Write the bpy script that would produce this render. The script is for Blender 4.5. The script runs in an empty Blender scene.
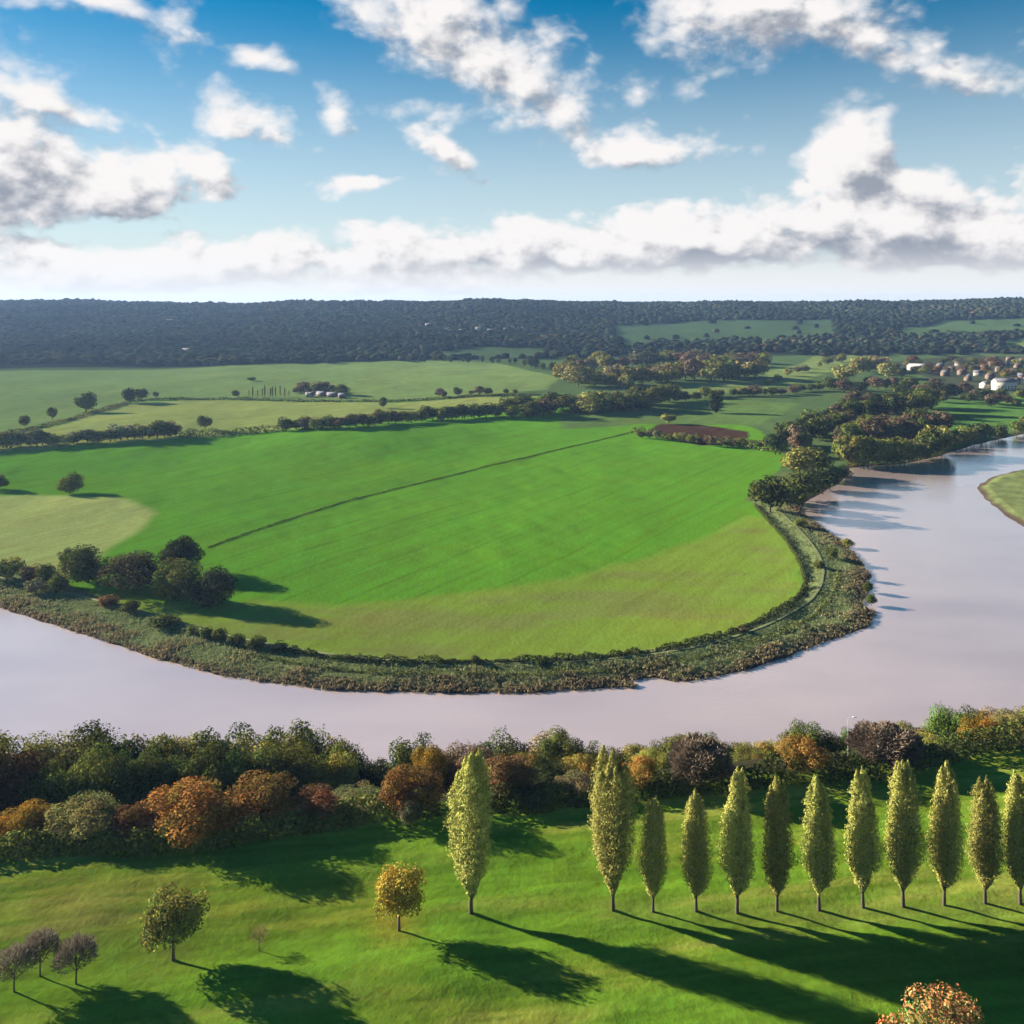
import bpy, math, random
import numpy as np
from mathutils import Vector

rng = np.random.default_rng(11)
random.seed(11)
S = bpy.context.scene
COL = S.collection
F, HZ, CZ = 887.0, 300.0, 110.0          # focal length in px, horizon row, camera height over the water

# ------------------------------------------------------------------ helpers
def lin(r, g, b):
    f = lambda c: (c / 255 / 12.92) if c / 255 <= 0.04045 else ((c / 255 + 0.055) / 1.055) ** 2.4
    return (f(r), f(g), f(b))

def mesh_np(name, V, Fc, col=None, smooth=False):
    V = np.asarray(V, dtype=np.float32); Fc = np.asarray(Fc, dtype=np.int32)
    me = bpy.data.meshes.new(name)
    n, k = Fc.shape
    me.vertices.add(len(V)); me.vertices.foreach_set('co', V.ravel())
    me.loops.add(n * k); me.loops.foreach_set('vertex_index', Fc.ravel())
    me.polygons.add(n)
    me.polygons.foreach_set('loop_start', np.arange(0, n * k, k, dtype=np.int32))
    me.polygons.foreach_set('loop_total', np.full(n, k, dtype=np.int32))
    if smooth: me.polygons.foreach_set('use_smooth', np.ones(n, dtype=bool))
    if col is not None:
        a = me.color_attributes.new('tint', 'FLOAT_COLOR', 'POINT')
        c = np.ones((len(V), 4), dtype=np.float32); c[:, :3] = col
        a.data.foreach_set('color', c.ravel())
    me.update(calc_edges=True); me.validate()
    return me

class Geo:                                  # collects quads/tris-as-quads with a per-vertex colour
    def __init__(s): s.V = []; s.F = []; s.C = []; s.n = 0
    def add(s, V, Fc, C=None):
        V = np.asarray(V, float); s.V.append(V); s.F.append(np.asarray(Fc) + s.n)
        if C is None: C = np.ones((len(V), 3))
        C = np.asarray(C, float)
        if C.ndim == 1: C = np.tile(C, (len(V), 1))
        s.C.append(C); s.n += len(V)
    def mesh(s, name, smooth=False):
        return mesh_np(name, np.concatenate(s.V), np.concatenate(s.F), np.concatenate(s.C), smooth)

def tag(o, label=None, cat=None, group=None, kind=None):
    if label: o['label'] = label
    if cat: o['category'] = cat
    if group: o['group'] = group
    if kind: o['kind'] = kind
    return o

def link(name, me, mat=None, parent=None, loc=(0, 0, 0)):
    o = bpy.data.objects.new(name, me); COL.objects.link(o); o.location = loc
    if mat is not None and me is not None and not me.materials: me.materials.append(mat)
    if parent is not None: o.parent = parent
    return o

def unit(a): return a / np.maximum(np.linalg.norm(a, axis=-1, keepdims=True), 1e-9)

def rhombi(C, N, U, s, asp, tint):
    """leaf-sized rhombic faces at C, facing about N, long axis about U"""
    n = len(C)
    a = unit(U - N * np.sum(U * N, 1, keepdims=True) + 1e-6)
    b = np.cross(N, a)
    s = np.broadcast_to(np.asarray(s, float), (n,))[:, None]
    fold = N * s * 0.22
    V = np.stack([C + a * s, C + b * s * asp + fold, C - a * s, C - b * s * asp + fold], 1).reshape(-1, 3)
    Fc = np.arange(4 * n).reshape(n, 4)
    return V, Fc, np.repeat(tint, 4, axis=0)

def tube(geo, P, R, seg=6, C=(1, 1, 1)):
    P = np.asarray(P, float); R = np.asarray(R, float); n = len(P)
    T = unit(np.gradient(P, axis=0)); ref = np.array([0.31, 0.95, 0.05])
    A = unit(np.cross(T, ref)); B = np.cross(T, A)
    th = np.linspace(0, 2 * np.pi, seg, endpoint=False)
    V = P[:, None] + R[:, None, None] * (np.cos(th)[None, :, None] * A[:, None] + np.sin(th)[None, :, None] * B[:, None])
    q = []
    for i in range(n - 1):
        for j in range(seg):
            k = (j + 1) % seg
            q.append((i * seg + j, i * seg + k, (i + 1) * seg + k, (i + 1) * seg + j))
    geo.add(V.reshape(-1, 3), q, C)

def seg_dist(P, A, B):
    d = B - A; L = max(float(d @ d), 1e-9)
    t = np.clip(((P - A) @ d) / L, 0, 1)
    return np.hypot(P[:, 0] - A[0] - t * d[0], P[:, 1] - A[1] - t * d[1])

def line_dist(P, L):
    r = np.full(len(P), 1e9)
    for A, B in zip(L[:-1], L[1:]): r = np.minimum(r, seg_dist(P, A, B))
    return r

def inside(P, poly):
    x, y = P[:, 0], P[:, 1]; c = np.zeros(len(P), bool)
    for A, B in zip(poly, np.roll(poly, -1, 0)):
        if A[1] == B[1]: continue
        k = ((A[1] > y) != (B[1] > y)) & (x < (B[0] - A[0]) * (y - A[1]) / (B[1] - A[1]) + A[0])
        c ^= k
    return c

def sdf(P, poly):                            # positive inside
    d = line_dist(P, np.vstack([poly, poly[:1]]))
    return np.where(inside(P, poly), d, -d)

def sstep(a, b, x):
    t = np.clip((x - a) / (b - a), 0, 1); return t * t * (3 - 2 * t)

def smooth_line(pts, it=2):
    p = np.asarray(pts, float)
    for _ in range(it):
        q = np.empty((2 * len(p) - 2, 2)); q[0::2] = p[:-1] * .75 + p[1:] * .25; q[1::2] = p[:-1] * .25 + p[1:] * .75
        p = np.vstack([p[:1], q, p[-1:]])
    return p

def vnoise(X, Y, seed=0):                    # smooth value noise, -1..1
    r = np.random.default_rng(seed); g = r.uniform(-1, 1, (64, 64))
    xi = np.floor(X).astype(int); yi = np.floor(Y).astype(int)
    fx = X - xi; fy = Y - yi; fx = fx * fx * (3 - 2 * fx); fy = fy * fy * (3 - 2 * fy)
    a = g[xi % 64, yi % 64]; b = g[(xi + 1) % 64, yi % 64]; c = g[xi % 64, (yi + 1) % 64]; d = g[(xi + 1) % 64, (yi + 1) % 64]
    return (a * (1 - fx) + b * fx) * (1 - fy) + (c * (1 - fx) + d * fx) * fy

def fbm(X, Y, seed=0, o=4):
    s = 0; a = 1; n = 0
    for i in range(o):
        s = s + a * vnoise(X * 2 ** i + 7.3 * i, Y * 2 ** i + 3.1 * i, seed + i); n += a; a *= .5
    return s / n

# ------------------------------------------------------------------ the lie of the land
def flat(pts):                               # photograph pixels -> points of the water level
    return np.array([((x - 512) / F * (F * CZ / (y - HZ)), F * CZ / (y - HZ)) for x, y in pts])

far_bank = [(-420, 520), (-200, 556), (-70, 590), (0, 608), (45, 622), (100, 640), (160, 660), (235, 679), (330, 690), (430, 693),
            (520, 693), (600, 688), (640, 687), (622, 682), (655, 677), (675, 682), (700, 680), (740, 671), (790, 655), (830, 640),
            (868, 627), (874, 615), (862, 604), (868, 590), (868, 572), (856, 555), (840, 540), (815, 522), (799, 512), (806, 501),
            (825, 491), (844, 479), (850, 468), (870, 466), (905, 464), (940, 456), (970, 446), (1000, 439), (1024, 434), (1100, 420), (1300, 400)]
right_bank = [(1300, 442), (1100, 458), (1024, 469), (992, 477), (977, 487), (985, 499), (1005, 515), (1024, 527), (1100, 578), (1200, 660)]
river = np.vstack([flat(far_bank), flat(right_bank), [(250, 232), (-480, 108)]])
field_in = [(-420, 470), (-150, 540), (0, 574), (60, 588), (110, 604), (160, 622), (230, 641), (285, 653), (340, 662), (420, 666), (520, 665), (600, 661),
            (660, 653), (720, 640), (765, 622), (795, 605), (806, 587), (801, 565), (786, 540), (765, 518), (752, 505)]
path_px = [(-60, 574), (30, 588), (120, 613), (190, 634), (260, 650), (340, 664), (430, 671), (520, 671), (600, 668), (690, 657), (760, 636),
           (806, 612), (822, 592), (824, 570), (812, 548), (790, 525), (775, 512)]
path_w = smooth_line(flat(path_px))

def yw(X): return 190 + .17 * X              # near waterline
def ye(X): return 143 + .18 * X              # back edge of the lawn

def z_near(X, Y):
    z = 28 - 29.5 * sstep(ye(X) + 3, yw(X) + 3, Y)
    a = np.hypot(X, Y) * 0 + 1
    z = z + .55 * fbm(X / 34, Y / 24, 3, 3) + .30 * fbm(X / 9, Y / 6, 5, 2) + .13 * fbm(X / 3.4, Y / 1.9, 6, 2)
    z = z + .26 * np.sin((Y - .16 * X + 3 * np.sin(X / 31)) / 2.3 + 2.0 * fbm(X / 40, Y / 15, 17, 2)) * (.6 + .8 * fbm(X / 25, Y / 12, 18, 2)) * sstep(ye(X), ye(X) - 14, Y) * sstep(112, 122, Y)
    z = z + 1.0 * np.exp(-(((X + 12) / 17) ** 2 + ((Y - 108) / 5) ** 2)) - .5 * np.exp(-(((X + 30) / 14) ** 2 + ((Y - 112) / 4) ** 2))
    return z

def z_far(X, Y, d=None):
    X = np.asarray(X, float); Y = np.asarray(Y, float)
    P = np.stack([X.ravel(), Y.ravel()], 1)
    if d is None:
        d = -sdf(P, river).reshape(X.shape)
    d = d + 1.1 * fbm(X / 7, Y / 7, 21, 3)
    z = np.clip(d * .22, -3, 1.4)
    inl = sstep(25, 140, d)
    t = X / np.maximum(Y, 1)
    roll = 1.6 * fbm(X / 170, Y / 210, 8, 3) + 1.3
    roll = roll + .9 * fbm(X / 48, Y / 62, 9, 2) + .30 * fbm(X / 11 + Y / 40, Y / 15, 19, 2)
    roll = roll + 7 * np.exp(-(((X + 120) / 95) ** 2 + ((Y - 690) / 80) ** 2)) + 5.0 * np.exp(-(((X + 330) / 90) ** 2 + ((Y - 760) / 110) ** 2))
    roll = roll - 2.5 * np.exp(-(((X + 215) / 45) ** 2 + ((Y - 640) / 90) ** 2))
    roll = roll + 4 * sstep(850, 1100, Y) * (1 + fbm(X / 260, Y / 200, 15, 3))
    z = z + inl * roll
    cr = 94 + 9 * fbm(t * 5 + 3, t * 0 + .5, 33, 3) - 9 * np.exp(-((t + .33) / .05) ** 2) + 9 * sstep(.4, .6, t) + 2.5 * np.exp(-((t + .5) / .1) ** 2)
    s = sstep(1380, 3150, Y)
    z = z + s * (cr - 6) + 9 * sstep(1500, 2300, Y) * fbm(X / 420, Y / 330, 40, 3) * (1 - sstep(2700, 3150, Y) * .8) - 40 * sstep(3400, 5200, Y)
    return z

def z_at(X, Y):
    X = np.asarray(X, float); Y = np.asarray(Y, float)
    return np.where(Y < yw(X), z_near(X, Y), z_far(X, Y))

_Ys = np.concatenate([np.geomspace(70, 3600, 2600)])
_cache = {}
def at(px, py):
    """the point of the land seen at a place of the photograph"""
    t = (px - 512) / F
    k = round(t, 5)
    if k not in _cache: _cache[k] = z_at(t * _Ys, _Ys)
    z = _cache[k]; ray = CZ - (py - HZ) / F * _Ys
    i = np.nonzero(ray <= np.maximum(z, 0))[0]
    Y = _Ys[i[0]] if len(i) else 3300.
    X = t * Y
    return np.array([X, Y, float(z_at([X], [Y])[0])])

def world(poly): return np.array([at(x, y)[:2] for x, y in poly])

# ------------------------------------------------------------------ materials
def new_mat(name):
    m = bpy.data.materials.new(name); m.use_nodes = True
    nt = m.node_tree; nt.nodes.clear()
    return m, nt, nt.nodes.new, nt.links.new

def math_node(nt, op, a, b=None, c=None, clamp=False):
    n = nt.nodes.new('ShaderNodeMath'); n.operation = op; n.use_clamp = clamp
    for i, v in enumerate((a, b, c)):
        if v is None: continue
        if isinstance(v, (int, float)): n.inputs[i].default_value = v
        else: nt.links.new(v, n.inputs[i])
    return n.outputs[0]

def foliage_mat(name, use_obj=True, transl=.28, val=1.0):
    m, nt, N, L = new_mat(name)
    out = N('ShaderNodeOutputMaterial'); at_ = N('ShaderNodeAttribute'); at_.attribute_name = 'tint'
    col = at_.outputs['Color']
    oi = N('ShaderNodeObjectInfo')
    if use_obj:
        mx = N('ShaderNodeMix'); mx.data_type = 'RGBA'; mx.blend_type = 'MULTIPLY'; mx.inputs[0].default_value = 1
        L(oi.outputs['Color'], mx.inputs[6]); L(col, mx.inputs[7]); col = mx.outputs[2]
    hs = N('ShaderNodeHueSaturation'); L(col, hs.inputs['Color'])
    L(math_node(nt, 'MULTIPLY_ADD', oi.outputs['Random'], .024, .488), hs.inputs['Hue'])
    L(math_node(nt, 'MULTIPLY_ADD', oi.outputs['Random'], .3 * val, .85 * val), hs.inputs['Value'])
    d = N('ShaderNodeBsdfDiffuse'); t = N('ShaderNodeBsdfTranslucent'); ms = N('ShaderNodeMixShader'); ms.inputs[0].default_value = transl
    L(hs.outputs[0], d.inputs[0]); L(hs.outputs[0], t.inputs[0]); L(d.outputs[0], ms.inputs[1]); L(t.outputs[0], ms.inputs[2])
    L(ms.outputs[0], out.inputs[0])
    return m

def plain_mat(name, c, rough=.8, noise=0.25, scale=3.0):
    m, nt, N, L = new_mat(name)
    out = N('ShaderNodeOutputMaterial'); b = N('ShaderNodeBsdfPrincipled'); b.inputs['Roughness'].default_value = rough
    b.inputs['Specular IOR Level'].default_value = .2
    tc = N('ShaderNodeTexCoord'); nz = N('ShaderNodeTexNoise'); nz.inputs['Scale'].default_value = scale; nz.inputs['Detail'].default_value = 5
    L(tc.outputs['Object'], nz.inputs['Vector'])
    hs = N('ShaderNodeHueSaturation'); hs.inputs['Color'].default_value = (*c, 1)
    L(math_node(nt, 'MULTIPLY_ADD', nz.outputs[0], 2 * noise, 1 - noise), hs.inputs['Value'])
    L(hs.outputs[0], b.inputs['Base Color']); L(b.outputs[0], out.inputs[0])
    return m

def ground_mat(name, scales, bump, stretch=(1, 1, 1), streak=None):
    m, nt, N, L = new_mat(name)
    out = N('ShaderNodeOutputMaterial'); at_ = N('ShaderNodeAttribute'); at_.attribute_name = 'tint'
    tc = N('ShaderNodeTexCoord'); mp = N('ShaderNodeMapping'); mp.inputs['Scale'].default_value = stretch
    L(tc.outputs['Object'], mp.inputs[0])
    v = None; fine = None
    for s, a in scales:
        nz = N('ShaderNodeTexNoise'); nz.inputs['Scale'].default_value = s; nz.inputs['Detail'].default_value = 6; nz.inputs['Roughness'].default_value = .62
        L(mp.outputs[0], nz.inputs['Vector'])
        k = math_node(nt, 'MULTIPLY_ADD', nz.outputs[0], a, -a * .5)
        v = k if v is None else math_node(nt, 'ADD', v, k)
        fine = nz
    if streak:
        rm = N('ShaderNodeMapping'); rm.inputs['Rotation'].default_value = (0, 0, streak[0]); L(tc.outputs['Object'], rm.inputs[0])
        sm = N('ShaderNodeMapping'); sm.inputs['Scale'].default_value = (streak[1], streak[1] / 14, 1); L(rm.outputs[0], sm.inputs[0])
        nz = N('ShaderNodeTexNoise'); nz.inputs['Scale'].default_value = 1; nz.inputs['Detail'].default_value = 4; L(sm.outputs[0], nz.inputs['Vector'])
        v = math_node(nt, 'ADD', v, math_node(nt, 'MULTIPLY_ADD', nz.outputs[0], streak[2], -streak[2] * .5))
    hs = N('ShaderNodeHueSaturation'); L(at_.outputs['Color'], hs.inputs['Color'])
    L(math_node(nt, 'ADD', v, 1.0), hs.inputs['Value'])
    L(math_node(nt, 'MULTIPLY_ADD', v, .06, .5), hs.inputs['Hue'])
    d = N('ShaderNodeBsdfDiffuse'); d.inputs['Roughness'].default_value = .6
    bp = N('ShaderNodeBump'); bp.inputs['Strength'].default_value = bump[0]; bp.inputs['Distance'].default_value = bump[1]
    L(fine.outputs[0], bp.inputs['Height']); L(bp.outputs[0], d.inputs['Normal'])
    L(hs.outputs[0], d.inputs[0]); L(d.outputs[0], out.inputs[0])
    return m

M_leaf = foliage_mat('foliage', transl=.16)
M_far = foliage_mat('far_foliage', transl=.12)
M_wood = foliage_mat('distant_forest', use_obj=False, transl=.1)
M_reed = foliage_mat('reeds', use_obj=False, transl=.25)
M_bark = plain_mat('bark', (.07, .055, .042), noise=.4, scale=6)
M_lawn = ground_mat('lawn_grass', [(.06, .5), (.35, .45), (1.1, .9)], (.4, .4))
M_field = ground_mat('field_grass', [(.012, .35), (.09, .4), (.6, .5)], (.3, .7), (1, .7, 1), (.59, .3, .6))

# water
def water_mat():
    m, nt, N, L = new_mat('muddy_water')
    out = N('ShaderNodeOutputMaterial'); b = N('ShaderNodeBsdfPrincipled')
    tc = N('ShaderNodeTexCoord'); mp = N('ShaderNodeMapping'); mp.inputs['Scale'].default_value = (1, 2.2, 1); mp.inputs['Rotation'].default_value = (0, 0, .5)
    L(tc.outputs['Object'], mp.inputs[0])
    n1 = N('ShaderNodeTexNoise'); n1.inputs['Scale'].default_value = .55; n1.inputs['Detail'].default_value = 4; L(mp.outputs[0], n1.inputs[0])
    n2 = N('ShaderNodeTexNoise'); n2.inputs['Scale'].default_value = .012; n2.inputs['Detail'].default_value = 5; L(mp.outputs[0], n2.inputs[0])
    cr = N('ShaderNodeValToRGB'); cr.color_ramp.elements[0].position = .35; cr.color_ramp.elements[1].position = .65
    cr.color_ramp.elements[0].color = (.46, .352, .325, 1); cr.color_ramp.elements[1].color = (.53, .415, .385, 1)
    L(n2.outputs[0], cr.inputs[0]); L(cr.outputs[0], b.inputs['Base Color'])
    b.inputs['Roughness'].default_value = .4; b.inputs['IOR'].default_value = 1.33
    gl_ = N('ShaderNodeBsdfGlossy'); gl_.inputs['Roughness'].default_value = .13; gl_.inputs['Color'].default_value = (.96, .94, .95, 1)
    fr = N('ShaderNodeFresnel'); fr.inputs['IOR'].default_value = 1.33
    bp = N('ShaderNodeBump'); bp.inputs['Distance'].default_value = .16
    L(math_node(nt, 'MULTIPLY_ADD', n2.outputs[0], 1.6, -.45, clamp=True), bp.inputs['Strength'])
    L(n1.outputs[0], bp.inputs['Height']); L(bp.outputs[0], gl_.inputs['Normal'])
    mw = N('ShaderNodeMixShader'); L(math_node(nt, 'MULTIPLY_ADD', fr.outputs[0], 1.0, .30, clamp=True), mw.inputs[0]); L(b.outputs[0], mw.inputs[1]); L(gl_.outputs[0], mw.inputs[2])
    L(mw.outputs[0], out.inputs[0])
    return m
M_water = water_mat()

# ------------------------------------------------------------------ ground colours (albedo)
G_MAIN = np.array([.098, .240, .016]); G_STRIP = np.array([.168, .245, .030]); G_PALE = np.array([.300, .345, .100])
G_MID = np.array([.255, .295, .075]); G_FAR = np.array([.170, .24, .068]); G_DULL = np.array([.075, .12, .040])
SOIL = np.array([.058, .030, .020]); MUD = np.array([.075, .055, .038]); MARSH = np.array([.125, .15, .055]); FLOOR = np.array([.020, .026, .014])

P_strip = [(60, 588), (110, 604), (160, 622), (230, 641), (285, 653), (340, 662), (420, 666), (520, 665), (600, 661), (660, 653), (720, 640), (765, 622), (795, 605), (806, 587), (801, 565),
           (786, 540), (765, 518), (745, 515), (700, 540), (640, 560), (570, 577), (500, 589), (400, 599), (330, 605), (250, 600), (200, 610), (130, 596)]
P_pale = [(-300, 480), (-100, 488), (0, 496), (60, 495), (120, 497), (150, 508), (157, 514), (135, 533), (112, 545), (100, 562), (60, 580), (0, 570), (-150, 540), (-300, 520)]
P_mid = [(-200, 455), (0, 436), (60, 424), (100, 411), (130, 403), (200, 400), (330, 402), (400, 403), (470, 397), (540, 396), (510, 404), (430, 414), (330, 425), (280, 430), (180, 438), (0, 452), (-200, 465)]
P_far = [(-300, 372), (0, 371), (150, 370), (300, 364), (420, 360), (500, 363), (560, 378), (545, 390), (470, 396), (400, 401), (330, 401), (200, 399), (130, 402), (60, 422), (0, 434), (-200, 452)]
P_soil = [(640, 433), (662, 424), (700, 425), (750, 432), (742, 444), (700, 446)]
P_right = [(668, 384), (770, 378), (790, 382), (760, 392), (690, 396)]
P_low = [(560, 412), (650, 402), (720, 398), (800, 404), (760, 425), (640, 424), (560, 430)]
P_r3 = [(765, 372), (830, 350), (870, 352), (860, 365), (800, 384), (770, 384)]
P_vil = [(930, 402), (1024, 396), (1150, 396), (1150, 418), (1024, 424), (970, 440), (940, 430)]
P_gard = [(890, 362), (940, 357), (1024, 356), (1150, 356), (1150, 394), (1024, 394), (940, 386)]
P_h1 = [(608, 327), (700, 321), (835, 320), (838, 336), (760, 341), (622, 345)]
P_h2 = [(886, 331), (940, 321), (1024, 318), (1150, 317), (1150, 331), (1024, 333), (905, 337)]
P_h3 = [(405, 356), (480, 346), (545, 348), (560, 358), (440, 359)]
P_h4 = [(1000, 340), (1024, 338), (1100, 338), (1100, 352), (1000, 350)]
W = {k: world(v) for k, v in dict(strip=P_strip, pale=P_pale, mid=P_mid, far=P_far, soil=P_soil, right=P_right, low=P_low, r3=P_r3, vil=P_vil, gard=P_gard, h1=P_h1, h2=P_h2, h3=P_h3, h4=P_h4).items()}
field_w = np.vstack([flat(field_in), world([(745, 500), (790, 462), (760, 430), (640, 395), (0, 395), (-420, 400)])])
front_px = [(-200, 369), (0, 369), (150, 368), (300, 363), (420, 359), (560, 358), (620, 356), (700, 356), (780, 356), (860, 355), (1024, 354), (1250, 354)]
_front = world(front_px); _ft = _front[:, 0] / _front[:, 1]
def forest_front(t): return np.interp(t, _ft, _front[:, 1])

# ------------------------------------------------------------------ far ground sheet
rows = np.concatenate([np.geomspace(196, 420, 260)[:-1], np.geomspace(420, 1600, 330)[:-1], np.geomspace(1600, 9000, 130)])
ts = np.linspace(-.80, .80, 820)
T, YY = np.meshgrid(ts, rows); XX = T * YY
P2 = np.stack([XX.ravel(), YY.ravel()], 1)
Dr = -sdf(P2, river)
ZZ = z_far(XX, YY, Dr.reshape(XX.shape))
nearside = YY < yw(XX) + 2
ZZ = np.where(nearside, -3.2, ZZ)
lev = line_dist(P2, path_w).reshape(XX.shape)
ZZ += .9 * np.exp(-(lev / 3.2) ** 2) * (YY < 500)
jit = np.stack([fbm(P2[:, 0] / 22, P2[:, 1] / 22, 61, 3) * 3.0, fbm(P2[:, 0] / 22, P2[:, 1] / 22, 71, 3) * 3.0], 1)
Pj = P2 + jit
C = np.tile(G_DULL, (len(P2), 1))
def paint(poly, c, soft):
    global C
    k = sstep(-soft, soft, sdf(Pj, poly))[:, None]; C = C * (1 - k) + np.asarray(c) * k
paint(field_w, G_MAIN, 1.2)
for k, c, s in (('far', G_FAR, 6), ('mid', G_MID, 3), ('low', (.095, .155, .04), 4), ('right', (.15, .20, .06), 4), ('r3', (.16, .21, .06), 4), ('soil', SOIL, 2), ('vil', (.07, .15, .03), 4),
                ('gard', (.048, .058, .032), 8), ('pale', G_PALE, 4), ('strip', G_STRIP, 4)):
    paint(W[k], c, s)
fo = sstep(-20, 20, P2[:, 1] - forest_front(T.ravel()))[:, None]; C = C * (1 - fo) + FLOOR * fo
for k, c in (('h1', (.055, .095, .04)), ('h2', (.065, .11, .04)), ('h3', (.06, .10, .04)), ('h4', (.14, .19, .05))): paint(W[k], c, 8)
# brown worn patches of the rim field and straw tones
br = .9 * sstep(-.1, .5, fbm(P2[:, 0] / 38, P2[:, 1] / 13, 90, 4)) * sstep(1, 9, sdf(P2, W['strip']))
C = C * (1 - .75 * br[:, None]) + np.array([.170, .175, .052]) * .75 * br[:, None]
st = sstep(.1, .6, fbm(P2[:, 0] / 60, P2[:, 1] / 25, 95, 4))[:, None] * .35
gl = (P2[:, 1] < 1450)[:, None]
C = np.where(gl, C * (1 - st) + C * np.array([1.35, 1.08, 1.0]) * st, C)
# tractor lines of the crop, parallel to the field hedge
q = (P2[:, 0] * .83 - P2[:, 1] * .556 + 2.5 * fbm(P2[:, 0] / 90, P2[:, 1] / 90, 210, 2)) / 19
tl = np.exp(-((np.abs(q - np.round(q)) * 19) / .8) ** 2) * (sdf(P2, field_w) > 8) * ~inside(P2, W['strip']) * ~inside(P2, W['pale']) * .16
C = C * (1 - tl[:, None])
# marsh rim and mud
rim = ((YY.ravel() < 560) & ~inside(P2, field_w))
k = (rim * sstep(40, 30, Dr))[:, None]; C = C * (1 - k) + (MARSH * (1 + .5 * fbm(P2[:, 0] / 5, P2[:, 1] / 5, 44, 3))[:, None]) * k
k = sstep(4.0, 1.5, Dr + 1.5 * fbm(P2[:, 0] / 6, P2[:, 1] / 6, 50, 2))[:, None]; C = C * (1 - k) + MUD * k
nr, nc = XX.shape
idx = np.arange(nr * nc).reshape(nr, nc)
Fq = np.stack([idx[:-1, :-1], idx[:-1, 1:], idx[1:, 1:], idx[1:, :-1]], -1).reshape(-1, 4)
me = mesh_np('farmland', np.stack([XX.ravel(), YY.ravel(), ZZ.ravel()], 1), Fq, np.clip(C, .005, 1), True)
tag(link('ground', me, M_field), 'green fields rolling back from the river bend to the wooded hills', 'ground', kind='structure')

# near lawn sheet
xs = np.linspace(-190, 215, 700); ys = np.linspace(62, 236, 420)
XX, YY = np.meshgrid(xs, ys); P2 = np.stack([XX.ravel(), YY.ravel()], 1)
ZZ = z_near(XX, YY)
C = np.tile(np.array([.122, .232, .018]), (len(P2), 1))
k = sstep(-.1, .6, fbm(P2[:, 0] / 26, P2[:, 1] / 12, 120, 4))[:, None]; C = C * (1 - k) + np.array([.210, .240, .030]) * k
k = (.6 * sstep(.1, .7, fbm(P2[:, 0] / 9, P2[:, 1] / 3.5, 125, 4)))[:, None]; C = C * (1 - k) + np.array([.075, .145, .012]) * k
k = (.75 * sstep(.0, .5, fbm(P2[:, 0] / 45 + 3, (P2[:, 1] - .16 * P2[:, 0]) / 2.6, 135, 3)))[:, None]; C = C * (1 - k) + np.array([.085, .150, .012]) * k
k = (.6 * sstep(.1, .6, fbm(P2[:, 0] / 30 + 9, (P2[:, 1] - .2 * P2[:, 0]) / 4, 137, 3)))[:, None]; C = C * (1 - k) + np.array([.25, .26, .05]) * k
k = (.6 * sstep(.05, .45, fbm(P2[:, 0] / 16 + 3, (P2[:, 1] - .16 * P2[:, 0]) / .9, 139, 2)))[:, None]; C = C * (1 - k) + np.array([.080, .160, .012]) * k
stripe = (.5 + .5 * np.sin((P2[:, 1] - .16 * P2[:, 0] + 3 * np.sin(P2[:, 0] / 31)) / 1.3))
C *= (1 + .12 * (stripe - .5) * sstep(112, 122, P2[:, 1]))[:, None]
def litter(px, py, rx, ry, c, a):
    global C
    p = at(px, py); q = ((P2[:, 0] - p[0]) / rx) ** 2 + ((P2[:, 1] - p[1]) / ry) ** 2
    k = (a * np.exp(-q) * (.6 + .6 * np.abs(fbm(P2[:, 0] / 1.5, P2[:, 1] / 1.5, int(px), 2))))[:, None]
    C = C * (1 - k) + np.array(c) * k
litter(393, 925, 3.5, 4, (.26, .20, .03), .8); litter(75, 925, 8, 7, (.17, .14, .04), .7); litter(165, 955, 5, 5, (.17, .16, .035), .5)
litter(1015, 900, 5, 5, (.25, .21, .06), .5)
for x_ in (613, 653, 696, 737, 777, 819, 863, 903, 944, 985): litter(x_, 912, 3, 2.5, (.20, .20, .05), .45)
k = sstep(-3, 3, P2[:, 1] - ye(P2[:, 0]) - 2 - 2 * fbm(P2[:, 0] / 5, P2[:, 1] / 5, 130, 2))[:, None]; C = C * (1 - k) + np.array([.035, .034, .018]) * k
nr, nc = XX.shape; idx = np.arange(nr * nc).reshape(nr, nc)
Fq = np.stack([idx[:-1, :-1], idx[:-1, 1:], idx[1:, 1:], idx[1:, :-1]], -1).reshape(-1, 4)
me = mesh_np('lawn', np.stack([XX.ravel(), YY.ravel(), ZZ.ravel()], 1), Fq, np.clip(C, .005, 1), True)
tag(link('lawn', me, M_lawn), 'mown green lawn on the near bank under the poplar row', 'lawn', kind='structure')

# river
me = mesh_np('river', [(-900, 120, 0), (900, 120, 0), (900, 1250, 0), (-900, 1250, 0)], [(0, 1, 2, 3)])
tag(link('river', me, M_water), 'wide muddy lilac grey river looping round the green field', 'river', kind='structure')

# path on the flood bank
def ribbon(name, L, w, lift, mat):
    L = np.asarray(L); d = np.r_[0, np.cumsum(np.hypot(*np.diff(L, axis=0).T))]
    s = np.arange(0, d[-1], 1.2); p = np.stack([np.interp(s, d, L[:, 0]), np.interp(s, d, L[:, 1])], 1)
    t = unit(np.gradient(p, axis=0)); nrm = np.stack([-t[:, 1], t[:, 0]], 1)
    V = []; k = (-.5, -.25, 0, .25, .5)
    ww = w * (1 + .3 * fbm(s / 9, s * 0, 5, 2))
    for a in k:
        q = p + nrm * (a * ww)[:, None]
        z = z_far(q[:, 0], q[:, 1]) + .9 * np.exp(-(line_dist(q, path_w) / 3.2) ** 2) + lift
        V.append(np.c_[q, z])
    V = np.stack(V, 1); n = len(s); m = len(k)
    ix = np.arange(n * m).reshape(n, m)
    Fq = np.stack([ix[:-1, :-1], ix[1:, :-1], ix[1:, 1:], ix[:-1, 1:]], -1).reshape(-1, 4)
    return link(name, mesh_np(name, V.reshape(-1, 3), Fq, smooth=True), mat)
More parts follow.
